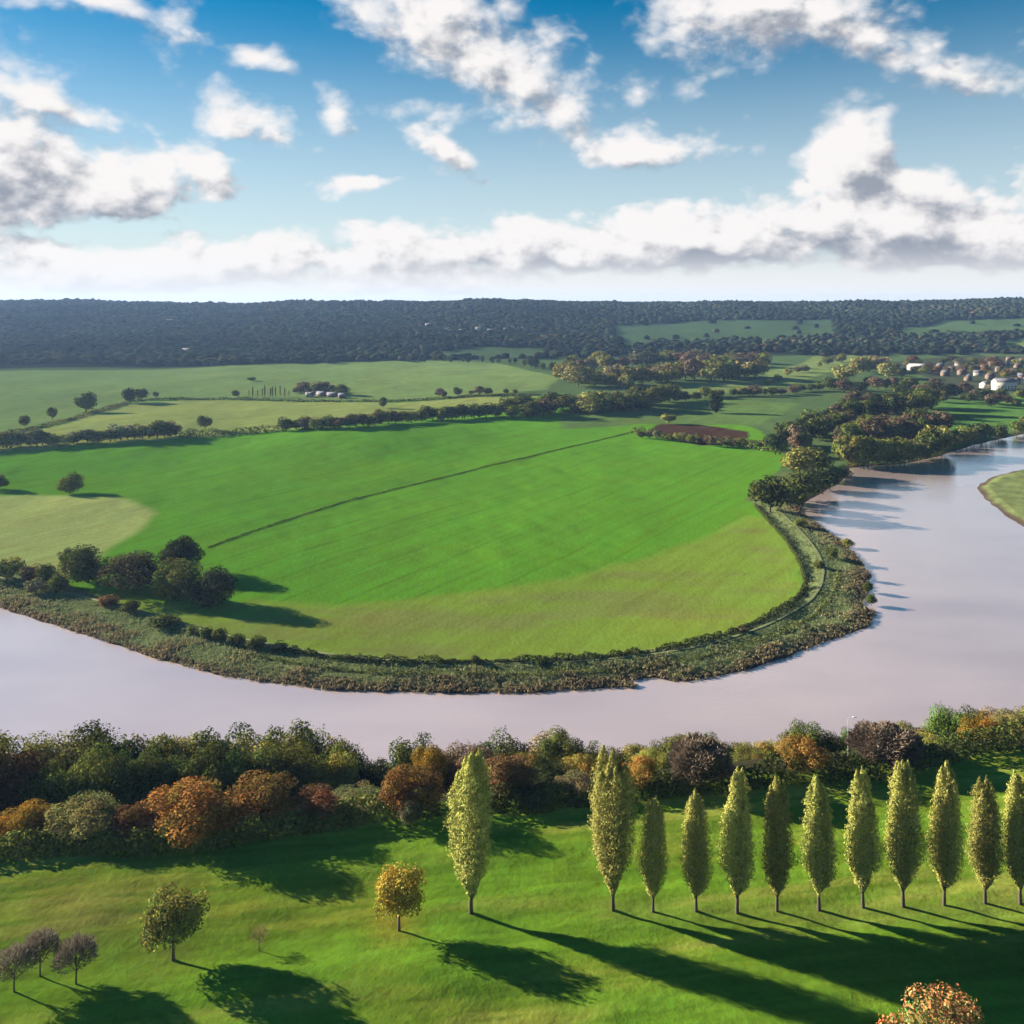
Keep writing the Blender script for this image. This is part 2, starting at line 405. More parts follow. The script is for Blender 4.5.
M_path = plain_mat('worn_grass_path', (.15, .165, .065), noise=.6, scale=.4)
tag(ribbon('path', path_w, 1.0, .12, M_path), 'pale grassy footpath on the flood bank round the bend', 'path', kind='structure')

# ------------------------------------------------------------------ foliage shapes (unit trees: 1 high, 1 wide)
def tint_of(n, lobe=None, spread=.5):
    v = rng.uniform(1 - spread, 1 + spread, n)
    if lobe is not None: v = v * lobe
    warm = rng.normal(0, .09, n)
    return np.stack([v * (1 + warm), v, v * (1 - warm)], 1)

def limbs(geo, zt, r, spread, n=6, lean=0):
    top = np.array([lean, 0, zt])
    tube(geo, [(0, 0, -.03), (lean * .2, 0, zt * .3), (lean * .6, .01, zt * .7), top], [r * 1.35, r, r * .85, r * .6], 7)
    for i in range(n):
        a = i * 2.4 + rng.uniform(0, 1); h = rng.uniform(.55, 1) * zt
        b = np.array([lean * .6, 0, h]); e = np.array([math.cos(a) * spread * rng.uniform(.6, 1), math.sin(a) * spread * rng.uniform(.6, 1), h + rng.uniform(.22, .45)])
        tube(geo, [b, (b * .55 + e * .45) + np.array([0, 0, -.02]), e], [r * .5, r * .33, r * .12], 5)

def lobes_tree(nl, lr, leaf, n, z0=.12, squash=1., asp=.55, inner=.25, flat_top=0., seed=0, up=.0, mix=.06):
    """a crown of leafy lobes; returns (crown, trunk) meshes"""
    global rng
    rng = np.random.default_rng(seed)
    ctr = []; rad = []; zc = (1 + z0) / 2; hz = (1 - z0) / 2
    for i in range(nl):
        u = rng.normal(size=3); u /= np.linalg.norm(u)
        k = rng.uniform(.55, 1) if i > 2 else rng.uniform(0, .3)
        r = rng.uniform(*lr)
        u[2] = u[2] * .95 + .05
        ctr.append((u[0] * (.5 - r) * k * 1.08, u[1] * (.5 - r) * k * 1.08, zc + u[2] * (hz - r * squash) * k * 1.05)); rad.append(r)
    ctr = np.array(ctr); rad = np.array(rad)
    w = rad ** 2; pick = rng.choice(nl, n, p=w / w.sum())
    u = unit(rng.normal(size=(n, 3))); rr = np.where(rng.random(n) < inner, rng.random(n) ** .5, rng.normal(1, .07, n))
    # small tufts make the outline uneven
    tu = 1 + .16 * np.sin(u[:, 0] * 9 + pick * 1.7) * np.sin(u[:, 1] * 8 + pick) * np.sin(u[:, 2] * 9 + 2 * pick)
    Pp = ctr[pick] + u * (rad[pick] * rr * tu)[:, None] * np.array([1, 1, squash])
    keep = Pp[:, 2] > z0 * .75; Pp, u, pick = Pp[keep], u[keep], pick[keep]; n = len(Pp)
    Nn = unit(u * 1.1 + rng.normal(size=(n, 3)) * .5 + np.array([0, 0, .2]))
    U = unit(rng.normal(size=(n, 3)) + np.array([0, 0, up]))
    lt = rng.uniform(.72, 1.28, nl)[pick]
    tn = tint_of(n, lt, .35); hue = rng.normal(0, mix, nl)[pick] + rng.normal(0, mix, n) + mix * (Pp[:, 2] - .5)
    tn = np.clip(tn * np.stack([1 + hue * 1.0, 1 - hue * .6, 1 - np.abs(hue) * .5], 1), .05, 3)
    g = Geo(); g.add(*rhombi(Pp, Nn, U, leaf * rng.uniform(.6, 1.35, n), asp, tn))
    t = Geo(); limbs(t, .42 if z0 > .05 else .3, .022, .28)
    return g.mesh('crown'), t.mesh('trunk')

def poplar(seed, n=9000, base=.095, gap=0., leaf=.0064, wid=.27):
    """upright poplar: a bundle of steep spires of foliage, 1 high, about wid wide"""
    global rng
    rng = np.random.default_rng(seed)
    g = Geo(); t = Geo(); ns = 11
    tube(t, [(0, 0, -.01), (.002, 0, .1), (0, .003, .4), (.002, 0, .8)], [.016, .011, .008, .002], 7)
    pts = []; nor = []; lt = []
    if wid > .3: zk = [0, base, base + .10, base + .25, .50, .66, .80, .92, 1.0]; rk = [0, .10, .40, .84, 1.0, .98, .92, .82, .66]
    else: zk = [0, base, base + .08, base + .17, .40, .52, .64, .80, .92, 1.0]; rk = [0, .12, .52, .90, 1.0, .90, .76, .70, .62, .50]
    for i in range(ns):
        a = i * 2.4 + rng.uniform(-.4, .4); k = (i / (ns - 1)) ** .6
        top = 1 - rng.uniform(.02, .24) * k - (.07 if i % 4 == 1 else 0) if i else rng.uniform(.95, 1.)
        bot = base + rng.uniform(0, .05) + (.0 if i < 6 else rng.uniform(0, .22))
        m = int(n / ns * (top - bot) / .75)
        s_ = rng.random(m)
        z = bot + (top - bot) * s_
        R = np.interp(z, zk, rk) * wid * .5
        th_ = rng.uniform(0, 2 * np.pi, m)
        end = np.minimum(1, ((1 - s_) / .20) ** .65) * np.minimum(1, (s_ / .08 + .25))
        tuft = 1 + .42 * np.sin(z * 71 + i * 2 + 2 * np.cos(th_)) * np.sin(z * 31 + i)
        r = (R * .31 + .005) * end * tuft
        th = th_
        rr = np.where(rng.random(m) < .25, rng.random(m) ** .5, rng.normal(1, .2, m))
        off = R * .70 * k
        c = np.stack([np.cos(a) * off, np.sin(a) * off, z], 1)
        d = np.stack([np.cos(th), np.sin(th), np.full(m, .3)], 1)
        p = c + d * (r * rr)[:, None] * np.array([1, 1, .3])
        pts.append(p); nor.append(unit(d)); lt.append(np.full(m, rng.uniform(.85, 1.15)))
        zs = np.linspace(base + .05, bot + (top - bot) * .7, 4); Rs = np.interp(zs, zk, rk) * wid * .5 * .6 * k
        if i: tube(t, [(0, 0, base * .75 + .02 * (i % 4))] + [(np.cos(a) * q, np.sin(a) * q, z_) for q, z_ in zip(Rs, zs)], [.005, .0045, .004, .003, .001], 5)
    Pp = np.concatenate(pts); u = np.concatenate(nor); lt = np.concatenate(lt); n = len(Pp)
    Nn = unit(u * 1.3 + rng.normal(size=(n, 3)) * .5)
    U = unit(rng.normal(size=(n, 3)) * .6 + np.array([0, 0, 1.0]))
    g.add(*rhombi(Pp, Nn, U, leaf * rng.uniform(.6, 1.3, n), .55, tint_of(n, lt, .3)))
    return g.mesh('crown'), t.mesh('trunk')

def bare_tree(seed, n=3200, z0=.28, dense=False):
    """a leafless crown of fine twigs"""
    global rng
    rng = np.random.default_rng(seed)
    t = Geo(); limbs(t, .45 if not dense else .3, .02, .3, 9)
    u = unit(rng.normal(size=(n, 3))); u[:, 2] = np.abs(u[:, 2]) * 1.0 - .35 * rng.random(n); u = unit(u)
    rad = .5 * (.9 + .14 * np.sin(u[:, 0] * 7 + seed) * np.sin(u[:, 1] * 6)) * np.where(rng.random(n) < (.55 if not dense else .8), rng.uniform(.8, 1.03, n), rng.uniform(.3, .9, n))
    zc = z0 + (1 - z0) * .42
    P = np.stack([u[:, 0] * rad, u[:, 1] * rad, zc + u[:, 2] * rad * 2 * (1 - z0) * .56], 1)
    P = P[P[:, 2] > z0 * .8]; u = u[:len(P)]; n = len(P)
    dirn = unit(P - np.array([0, 0, zc - .25]) + rng.normal(size=(n, 3)) * .12)
    g = Geo()
    Nn = unit(np.cross(dirn, rng.normal(size=(n, 3))))
    g.add(*rhombi(P, Nn, dirn, rng.uniform(.035, .085, n) * (.8 if dense else 1), .13 if not dense else .2, tint_of(n, None, .35)))
    return g.mesh('crown'), t.mesh('trunk')

POP = [poplar(101 + i, n=46000 if i < 2 else 32000, wid=(.31 if i < 2 else .27), base=(.075 if i < 2 else .105)) for i in range(5)]
OAK = [lobes_tree(30, (.11, .19), .0145, 20000, z0=.05, seed=200 + i, inner=.35) for i in range(5)]
LOW = [lobes_tree(26, (.12, .22), .022, 9000, z0=.0, seed=250 + i, squash=.9) for i in range(4)]
SHR = [lobes_tree(32, (.09, .18), .0155, 14000, z0=.0, squash=.9, seed=300 + i, up=.6, mix=.08) for i in range(4)]
RND = [lobes_tree(60, (.09, .15), .022, 7000, z0=.16, seed=400 + i) for i in range(2)]
BUSHY = [lobes_tree(16, (.15, .25), .05, 1500, z0=.04, seed=500 + i) for i in range(4)]
MIDT = [lobes_tree(20, (.14, .24), .042, 2600, z0=.07, seed=600 + i) for i in range(5)]
CON = [poplar(700 + i, n=1200, base=.03, leaf=.04, wid=.55) for i in range(2)]
BARE = [bare_tree(800 + i, 2300) for i in range(3)]
DOME = [bare_tree(820 + i, 9000, z0=.02, dense=True) for i in range(2)]

def one_mesh(pair):                          # small far trees: crown and trunk in one mesh
    a, b = pair; va = np.empty(len(a.vertices) * 3); a.vertices.foreach_get('co', va)
    vb = np.empty(len(b.vertices) * 3); b.vertices.foreach_get('co', vb)
    fa = np.empty(len(a.loops), int); a.loops.foreach_get('vertex_index', fa); fb = np.empty(len(b.loops), int); b.loops.foreach_get('vertex_index', fb)
    ca = np.empty(len(a.vertices) * 4); a.color_attributes['tint'].data.foreach_get('color', ca)
    V = np.r_[va.reshape(-1, 3), vb.reshape(-1, 3)]; Fc = np.r_[fa.reshape(-1, 4), fb.reshape(-1, 4) + len(a.vertices)]
    c = np.r_[ca.reshape(-1, 4)[:, :3], np.full((len(b.vertices), 3), .6)]
    return mesh_np('tree', V, Fc, c)
MID1 = [one_mesh(p) for p in MIDT] + [one_mesh(p) for p in BUSHY]
HED1 = MID1[5:] + [one_mesh(lobes_tree(22, (.12, .22), .045, 2200, z0=.0, seed=650 + i)) for i in range(4)]
CON1 = [one_mesh(p) for p in CON]
BUSH1 = [one_mesh(p) for p in BUSHY]

# leaf colours (albedo)
K = dict(oak=(.105, .118, .026), dark=(.066, .082, .020), olive=(.175, .168, .042), pale=(.200, .190, .060), gold=(.26, .17, .025), yellow=(.24, .20, .04), orange=(.25, .135, .034),
         russet=(.14, .078, .032), brown=(.125, .09, .055), purple=(.19, .155, .115), green=(.085, .12, .024), lime=(.21, .22, .045), grey=(.13, .13, .07), poplar=(.31, .305, .08), black=(.030, .040, .014),
         sand=(.20, .155, .075))
def shade(c, k=.18):
    c = np.array(K[c] if isinstance(c, str) else c) * random.uniform(1 - k, 1 + k); return (*c, 1)

def tree(pair, name, label, cat, pos, h, w, color, group=None, wy=None, rot=None):
    root = link(name, None, loc=pos); root.empty_display_size = .5
    tag(root, label, cat, group)
    root.rotation_euler[2] = random.uniform(0, 6.28) if rot is None else rot
    root.scale = (w, wy or w, h)
    c = link('crown', pair[0], M_leaf, root); c.color = shade(color)
    link('trunk', pair[1], M_bark, root)
    return root

def small_tree(me, name, label, cat, pos, h, w, color, group=None):
    o = link(name, me, M_far, loc=pos); o.scale = (w, w, h); o.rotation_euler[2] = random.uniform(0, 6.28)
    o.color = shade(color, .25); return tag(o, label, cat, group)

def by_px(px, py, top, wpx):
    p = at(px, py); return p, (py - top) / F * p[1], wpx / F * p[1]

def by_depth(px, Y, top, wpx):
    X = (px - 512) / F * Y; z = float(z_at([X], [Y])[0]); zt = CZ - (top - HZ) / F * Y
    return np.array([X, Y, z]), max(zt - z, 1.5), wpx / F * Y

# ------------------------------------------------------------------ near lawn: poplars and single trees
pops = [(471, 914, 748, 52, 0, 'tall broad yellow green poplar standing alone left of the poplar row'),
        (613, 911, 745, 48, 1, 'tallest poplar of the row, broad and yellow green, at its left end'),
        (653, 912, 795, 31, 2, 'shortest dark green poplar beside the tall first poplar of the row'),
        (696, 912, 787, 33, 3, 'short dark green poplar in front of the domed grey bush'),
        (737, 913, 766, 38, 4, 'poplar with pale twin tips, fourth in the row from its left end'),
        (777, 912, 774, 35, 2, 'slim poplar, fifth in the row counted from the tall left end'),
        (819, 911, 774, 39, 3, 'poplar in front of the golden bush, sixth in the row from its left end'),
        (863, 908, 767, 37, 4, 'poplar before the brown domed bush, seventh in the row from its left end'),
        (903, 907, 758, 39, 2, 'tall pointed poplar, fourth in the row counted from the right edge'),
        (944, 906, 758, 35, 3, 'narrow tall poplar, third in the row counted from the right edge'),
        (985, 904, 775, 37, 4, 'poplar with ragged tips next to the one at the right edge'),
        (1020, 904, 770, 38, 2, 'poplar at the right edge of the view with straw leaf litter beneath')]
for x, yb, yt, wpx, v, lab in pops:
    p, h, w = by_px(x, yb, yt, wpx)
    k = w / (.335 if v < 2 else .275)
    o = tree(POP[v], 'poplar_tree', lab, 'poplar', p, h, k, 'poplar', 'poplars on the lawn')
    o.rotation_euler[0] = random.uniform(-.018, .018); o.rotation_euler[1] = random.uniform(-.022, .022)
p, h, w = by_px(1062, 902, 765, 38); tree(POP[4], 'poplar_tree', 'poplar just past the right edge of the view at the end of the row', 'poplar', p, h, w / .262, 'poplar', 'poplars on the lawn')

p, h, w = by_px(173, 960, 887, 73); tree(RND[0], 'round_tree', 'round leafy green tree on a short trunk alone on the lawn', 'tree', p, h, w, 'olive')
p, h, w = by_px(399, 931, 864, 60); tree(RND[1], 'golden_tree', 'small yellow autumn tree on the lawn left of the lone poplar', 'tree', p, h, w, (.36, .285, .05))
for (x, yb, yt, wpx, v, lab) in ((14, 992, 946, 44, 0, 'bare purple brown tree at the left edge of the lawn'), (40, 976, 931, 40, 1, 'bare thin tree standing behind two others at the lawn corner'),
                                 (76, 984, 937, 44, 2, 'bare bushy tree, rightmost of the leafless trio on the lawn')):
    p, h, w = by_px(x, yb, yt, wpx); tree(BARE[v], 'bare_tree', lab, 'tree', p, h, w, 'purple', 'leafless trees in the lawn corner')
p, h, w = by_px(259, 951, 926, 24); tree(bare_tree(830, 500, z0=.15), 'sapling', 'tiny leafless sapling on the lawn between two small trees', 'sapling', p, h, w, 'sand')
p, h, w = by_depth(944, 86, 1001, 160); tree(lobes_tree(40, (.09, .16), .013, 16000, z0=.05, seed=333, mix=.24), 'autumn_tree', 'red and gold autumn tree top rising at the bottom edge', 'tree', p, h, w, (.27, .185, .07))

# ------------------------------------------------------------------ near bank: shrubs and trees behind the lawn
front = [  # x, base y, top y, width, shape, colour, label
 (22, 866, 808, 62, 's0', 'gold', 'golden yellow shrub at the far left of the lawn edge'),
 (88, 864, 800, 78, 's1', (.19, .175, .06), 'pale sage green shrub between golden and orange shrubs'),
 (134, 864, 806, 52, 's2', 'russet', 'low rusty shrub between the pale green and large orange shrubs'),
 (192, 868, 780, 98, 's3', 'orange', 'largest bright orange shrub on the lawn edge'),
 (262, 852, 777, 84, 's0', (.15, .105, .028), 'orange and olive shrub right of the largest orange one'),
 (318, 846, 789, 58, 's1', (.17, .09, .04), 'rusty twiggy shrub with thin upright stems'),
 (360, 828, 802, 64, 's2', (.13, .12, .05), 'low pale scrub between rusty shrub and russet tree'),
 (412, 826, 765, 62, 's3', (.17, .085, .03), 'dark russet rounded tree left of the lone poplar'),
 (505, 806, 754, 58, 's0', (.13, .085, .035), 'russet tree just right of the lone poplar'),
 (530, 812, 786, 52, 's1', (.07, .07, .035), 'low dull green bush right of the lone poplar'),
 (572, 808, 774, 44, 's2', 'sand', 'pale straw coloured bush left of the tall row poplar'),
 (640, 796, 760, 46, 's3', 'orange', 'small orange bush behind the shortest poplar'),
 (803, 782, 736, 56, 's1', (.24, .165, .035), 'golden yellow bush below a dark round oak'),
]
SH = {'s': SHR, 'o': OAK, 'd': DOME, 'b': BARE}
for x, yb, yt, wpx, v, c, lab in front:
    Y = at(x, yb)[1] + (7.5 if x < 400 else 3)
    p, h, w = by_depth(x, Y, yt, wpx); tree(SH[v[0]][int(v[1])], 'autumn_shrub', lab, 'shrub', p, h * 1.02, w * 1.1, c)
for x, Y, yt, wpx, v, lab in ((701, 150, 738, 66, 0, 'grey brown leafless dome shaped bush behind the short poplars'), (887, 158, 727, 74, 1, 'broad brown leafless domed bush behind the right poplars')):
    p, h, w = by_depth(x, Y, yt, wpx); tree(DOME[v], 'domed_bush', lab, 'bush', p, h, w, (.19, .145, .105))
p, h, w = by_px(410, 830, 799, 27); tree(RND[0], 'small_tree', 'small round grey green tree before the dark russet tree', 'tree', p, h, w, 'grey')

back = [  # x, extra depth behind the lawn edge, top y, width, shape, colour, label
 (-30, 14, 728, 90, 0, 'oak'), (18, 24, 727, 74, 1, 'olive'), (6, 12, 748, 60, 3, 'russet'), (62, 22, 725, 84, 2, 'olive'), (58, 10, 755, 70, 4, 'oak'), (104, 26, 722, 66, 3, 'dark'), (96, 12, 745, 66, 0, 'oak'),
 (140, 22, 724, 72, 4, 'oak'), (134, 11, 750, 66, 1, 'dark'), (176, 26, 732, 66, 0, 'olive'), (172, 12, 752, 70, 2, 'dark'), (216, 26, 722, 66, 1, 'green'), (212, 12, 744, 70, 3, 'dark'), (252, 24, 724, 70, 2, 'olive'),
 (250, 12, 742, 66, 4, 'dark'), (290, 26, 723, 62, 3, 'oak'), (288, 13, 742, 66, 0, 'oak'), (322, 24, 728, 58, 4, 'olive'), (334, 13, 745, 44, 1, 'lime'), (344, 22, 742, 52, 0, 'dark'), (364, 15, 760, 56, 2, 'black'),
 (378, 30, 762, 50, 3, 'dark'),
 (410, 24, 733, 58, 1, 'green'), (436, 20, 745, 52, 2, (.15, .10, .03)), (428, 12, 746, 46, 3, 'gold'), (462, 26, 742, 56, 0, 'brown'), (498, 26, 728, 54, 4, 'dark'), (480, 16, 745, 50, 2, 'brown'), (530, 14, 752, 44, 1, 'yellow'),
 (548, 26, 724, 46, 2, 'sand'), (562, 18, 732, 52, 3, 'dark'), (545, 11, 762, 56, 0, 'black'), (588, 22, 742, 46, 1, 'oak'), (582, 12, 752, 40, 4, 'yellow'), (618, 22, 748, 52, 0, 'oak'), (640, 20, 744, 52, 2, 'olive'),
 (655, 12, 752, 42, 3, 'lime'), (668, 24, 738, 46, 1, 'oak'), (688, 22, 730, 52, 4, 'oak'), (712, 24, 734, 46, 0, 'green'), (738, 22, 740, 50, 2, 'olive'), (764, 20, 744, 48, 3, 'yellow'), (748, 12, 752, 44, 1, 'olive'),
 (784, 22, 740, 42, 4, 'lime'), (811, 20, 720, 56, 2, 'dark'), (836, 18, 736, 36, 0, 'oak'), (860, 22, 728, 46, 1, 'green'), (910, 24, 724, 56, 3, 'olive'), (926, 15, 735, 46, 2, 'lime'), (950, 22, 703, 50, 4, 'green'),
 (974, 24, 706, 44, 0, 'dark'), (982, 16, 714, 48, 1, 'gold'), (1006, 20, 705, 52, 2, 'sand'), (1018, 12, 718, 50, 3, (.15, .12, .04)), (1050, 18, 704, 60, 4, 'olive'), (1090, 18, 708, 60, 1, 'oak'),
]
adj = dict(oak='mid green', olive='olive green', russet='rusty brown', dark='dark green', green='fresh green', lime='bright lime green', black='blackish green', gold='golden', brown='bare brown', yellow='yellow', sand='pale straw coloured')
places = ['in the left corner clump', 'behind the golden shrub', 'behind the pale sage shrub', 'behind the largest orange shrub', 'behind the orange and olive shrub', 'behind the rusty twiggy shrub',
          'by the dip showing the river', 'behind the lone poplar', 'between the lone poplar and the row', 'behind the tallest row poplar', 'behind the grey domed bush', 'behind the golden bush', 'behind the brown domed bush', 'behind the right end of the row']
lims = [-10, 40, 120, 205, 285, 330, 395, 500, 575, 650, 735, 840, 905, 2000]
seen = {}
for i, (x, e, yt, wpx, v, c) in enumerate(back):
    Y = 150.
    for _ in range(8): Y = ye((x - 512) / F * Y) + (e * .95 + 13 if x < 390 else e + 6)
    p, h, w = by_depth(x, Y, yt, wpx)
    pl = places[next(j for j, l in enumerate(lims) if x <= l)]
    a = adj[c] if isinstance(c, str) else ('tawny')
    row = 'front rank' if e <= 13 else 'riverside'
    lab = f'{a} {row} tree {pl}'
    if lab in seen:
        lab = f'{a} {row} tree {pl}, farther right than its twin'
    seen[lab] = 1
    w = max(w * 1.0, h * .72)
    tree((SHR if c in ('sand', 'yellow') else OAK)[v % 4 if c in ('sand', 'yellow') else v], 'bank_tree', lab, 'tree', p, h, w * 1.1, c, 'trees on the near river bank')

# lamp post among the bank trees
p, h, w = by_depth(848, 160, 718, 6)
lp = tag(link('lamp_post', None, loc=p), 'thin grey lamp post rising from the scrub by the river', 'lamp post')
M_pole = plain_mat('grey_paint', (.38, .38, .37), .4, .05); M_lamp = plain_mat('lamp_glass', (.8, .8, .78), .3, .03)
g = Geo(); tube(g, [(0, 0, 0), (0, 0, h * .5), (0, 0, h * .96), (.1, 0, h), (1.0, 0, h + .12)], [.07, .05, .045, .04, .03], 8); link('pole', g.mesh('pole'), M_pole, lp)
g = Geo(); tube(g, [(.75, 0, h + .12), (.85, 0, h + .12), (1.5, 0, h + .16), (1.6, 0, h + .16)], [.02, .11, .10, .02], 8); link('lamp_head', g.mesh('lamp_head'), M_lamp, lp)

# ------------------------------------------------------------------ hedges
def hedge(name, label, px_line, h, w, color, leaf, dens, group=None, pts=None, rag=.35, zf=None):
    L = smooth_line(np.array([at(x, y)[:2] for x, y in px_line]) if pts is None else pts, 2)
    d = np.r_[0, np.cumsum(np.hypot(*np.diff(L, axis=0).T))]; n = int(d[-1] * dens)
    s = rng.uniform(0, d[-1], n); p = np.stack([np.interp(s, d, L[:, 0]), np.interp(s, d, L[:, 1])], 1)
    tv = np.stack([np.interp(s, d, np.gradient(L[:, 0], d)), np.interp(s, d, np.gradient(L[:, 1], d))], 1); nv = unit(np.stack([-tv[:, 1], tv[:, 0]], 1))
    hh = h * (1 + rag * fbm(s / (h * 1.6), s * 0, 3, 3) * 1.6)
    th = rng.uniform(-.15, np.pi + .15, n); rr = np.where(rng.random(n) < .3, rng.random(n), rng.normal(1, .08, n))
    off = np.cos(th) * w * .5 * rr * (1 + .3 * fbm(s / (w * 1.3), s * 0 + 5, 9, 2)); zz = hh * (.12 + .88 * np.clip(np.sin(th), 0, 1) * rr)
    q = p + nv * off[:, None]; z = z_at(q[:, 0], q[:, 1])
    P = np.c_[q, z + zz]; u = np.c_[nv * np.cos(th)[:, None], np.maximum(np.sin(th), .1)]
    o0 = np.array([L[0, 0], L[0, 1], float(z_at([L[0, 0]], [L[0, 1]])[0])])
    lt = 1 + .3 * fbm(s / (h * .9), s * 0 + 2, 12, 2)
    g = Geo(); g.add(*rhombi(P - o0, unit(u + rng.normal(size=(n, 3)) * .5), unit(rng.normal(size=(n, 3)) + [0, 0, .4]), leaf * rng.uniform(.6, 1.3, n), .6, tint_of(n, lt, .35)))
    o = link(name, g.mesh(name), M_far, loc=o0); o.color = shade(color, 0)
    return tag(o, label, 'hedge', group)

hedge('hedge', 'dark shaded hedge along the lawn behind the left shrubs', [(-60, 858), (60, 850), (150, 850), (230, 842), (300, 831), (380, 814), (440, 810)], 2.6, 4, 'oak', .3, 90)
hedge('hedge', 'dark scrub for the shaded bank at the lawn edge behind the middle poplars', [(470, 812), (540, 806), (600, 800), (660, 792), (740, 787), (800, 780)], 3.0, 4, 'dark', .3, 90)  # band of dark leaves standing for the shaded side of the scrub bank
hedge('hedge', 'dark scrub for the shaded bank at the lawn edge behind the right end of the row', [(812, 779), (860, 776), (900, 770), (950, 756), (1000, 746), (1080, 736)], 3.4, 4, 'dark', .3, 90)  # same scrub bank farther right, its shade put into the dark leaf colour

hedge('low_hedge', 'thin dark hedge line running diagonally across the big field', [(208, 548), (260, 529), (330, 506), (400, 488), (480, 468), (550, 452), (610, 438), (640, 430)], .55, .9, 'oak', .3, 14, rag=.3)
hedge('low_hedge', 'dark hedge along the lower field edge inside the footpath', [(285, 653), (340, 662), (420, 666), (520, 665), (600, 661), (660, 653), (720, 640), (765, 622), (795, 605), (806, 587)], 2.0, 2.0, 'dark', .27, 90, rag=.45)
hedge('low_hedge', 'dark hedge along the right field edge above the bend', [(806, 583), (801, 565), (786, 540), (765, 518), (755, 506)], 1.5, 1.5, 'dark', .25, 60, rag=.4)
hedge('low_hedge', 'broken dark hedge on the river side of the footpath', [(250, 657), (330, 671), (420, 676), (520, 676), (600, 673), (690, 662), (770, 640), (815, 618), (835, 595), (838, 575)], 1.1, 1.4, 'oak', .28, 22, rag=1.0)
hedge('hedge', 'thin low hedge between the two tall left hedgerows', [(180, 438), (230, 434), (285, 431)], 5.0, 6, 'oak', .8, 14)
hedge('hedge', 'dark field hedge beside the ploughed strip', [(632, 433), (680, 440), (730, 446), (775, 452)], 5.0, 6, 'oak', .8, 14)
hedge('hedge', 'field hedge rising past the lone oak on the upper left', [(5, 434), (60, 424), (100, 411), (128, 403)], 2.6, 4, 'olive', .8, 10)
hedge('hedge', 'long thin hedge under the farmstead on the upper fields', [(128, 402), (200, 399), (330, 402), (400, 402), (470, 397), (540, 395)], 2.2, 4, 'oak', .8, 8)

# ------------------------------------------------------------------ peninsula trees and bushes
for x, yb, yt, wpx, v, c, lab in (
  (66, 566, 547, 18, 4, 'dark', 'small dark tree at the left end of the copse'),
  (88, 583, 546, 58, 0, 'dark', 'dark spreading tree at the left of the copse'),
  (136, 594, 550, 66, 1, (.075, .072, .032), 'broad brownish olive tree in the middle of the copse'),
  (181, 575, 537, 46, 2, 'black', 'darkest tree at the back of the copse'),
  (178, 601, 558, 52, 3, 'oak', 'mid green tree at the front of the copse'),
  (209, 607, 566, 58, 4, (.05, .06, .03), 'grey green tree at the right end of the copse'),
  (70, 494, 472, 27, 0, 'oak', 'round tree standing alone in the field above the pale pasture'),
  (-2, 490, 474, 24, 1, 'oak', 'dark tree cut by the left edge above the pale pasture')):
    p, h, w = by_px(x, yb, yt, wpx); tree(LOW[v % 4] if yb > 500 else LOW[v % 2], 'field_tree', lab, 'tree', p, h, w * 1.05, c)
bl = [(6, 580, 557, 34, 'olive', 'grey olive bush at the left edge of the flood bank'), (30, 584, 564, 26, 'brown', 'brown bush on the left flood bank'), (46, 586, 566, 24, 'oak', 'green bush right of a brown one on the left flood bank'),
      (58, 594, 573, 22, 'oak', 'bush at the end of the left flood bank clump'), (36, 594, 580, 22, 'grey', 'low grey bush in front of the left flood bank clump'), (110, 606, 595, 24, 'russet', 'reddish bush on the flood bank below the copse'), (131, 614, 602, 20, 'dark', 'dark bush right of the reddish flood bank bush'),
      (165, 627, 616, 32, 'dark', 'wide low bush on the flood bank below the copse'), (193, 635, 625, 12, 'oak', 'first small bush of the flood bank string'), (207, 639, 627, 16, 'dark', 'second small bush of the flood bank string'),
      (219, 642, 629, 17, 'oak', 'middle bush of the flood bank string'), (237, 646, 633, 18, 'dark', 'round bush left of the last two on the flood bank string'), (257, 649, 636, 20, 'dark', 'dark round bush second from the string end'),
      (279, 653, 642, 18, 'black', 'blackish bush at the right end of the flood bank string'), (476, 666, 656, 11, 'dark', 'lone small bush at the bottom of the big field'), (540, 666, 658, 14, 'dark', 'low bush on the hedge under the big field'), (742, 634, 627, 10, 'brown', 'tiny brown bush inside the bend hedge'),
      (866, 581, 571, 11, 'brown', 'upper bush at the river tip of the bend'), (868, 593, 583, 11, 'dark', 'middle bush at the river tip of the bend'), (871, 606, 595, 12, 'dark', 'lowest bush at the river tip of the bend'), (832, 560, 548, 14, 'dark', 'bush among reeds above the bend'),
      (820, 570, 560, 12, 'oak', 'green bush beside the bend footpath'), (848, 548, 540, 14, 'olive', 'olive bush near the water above the bend'), (800, 528, 518, 14, 'oak', 'bush at the foot of the dark waterside trees')]
for i, (x, yb, yt, wpx, c, lab) in enumerate(bl):
    p, h, w = by_px(x, yb, yt, wpx); p[2] = max(p[2], .2)
    tree(BUSHY[i % 4], 'bush', lab, 'bush', p, h * 1.1, w * 1.1, c, 'bushes round the flood bank')
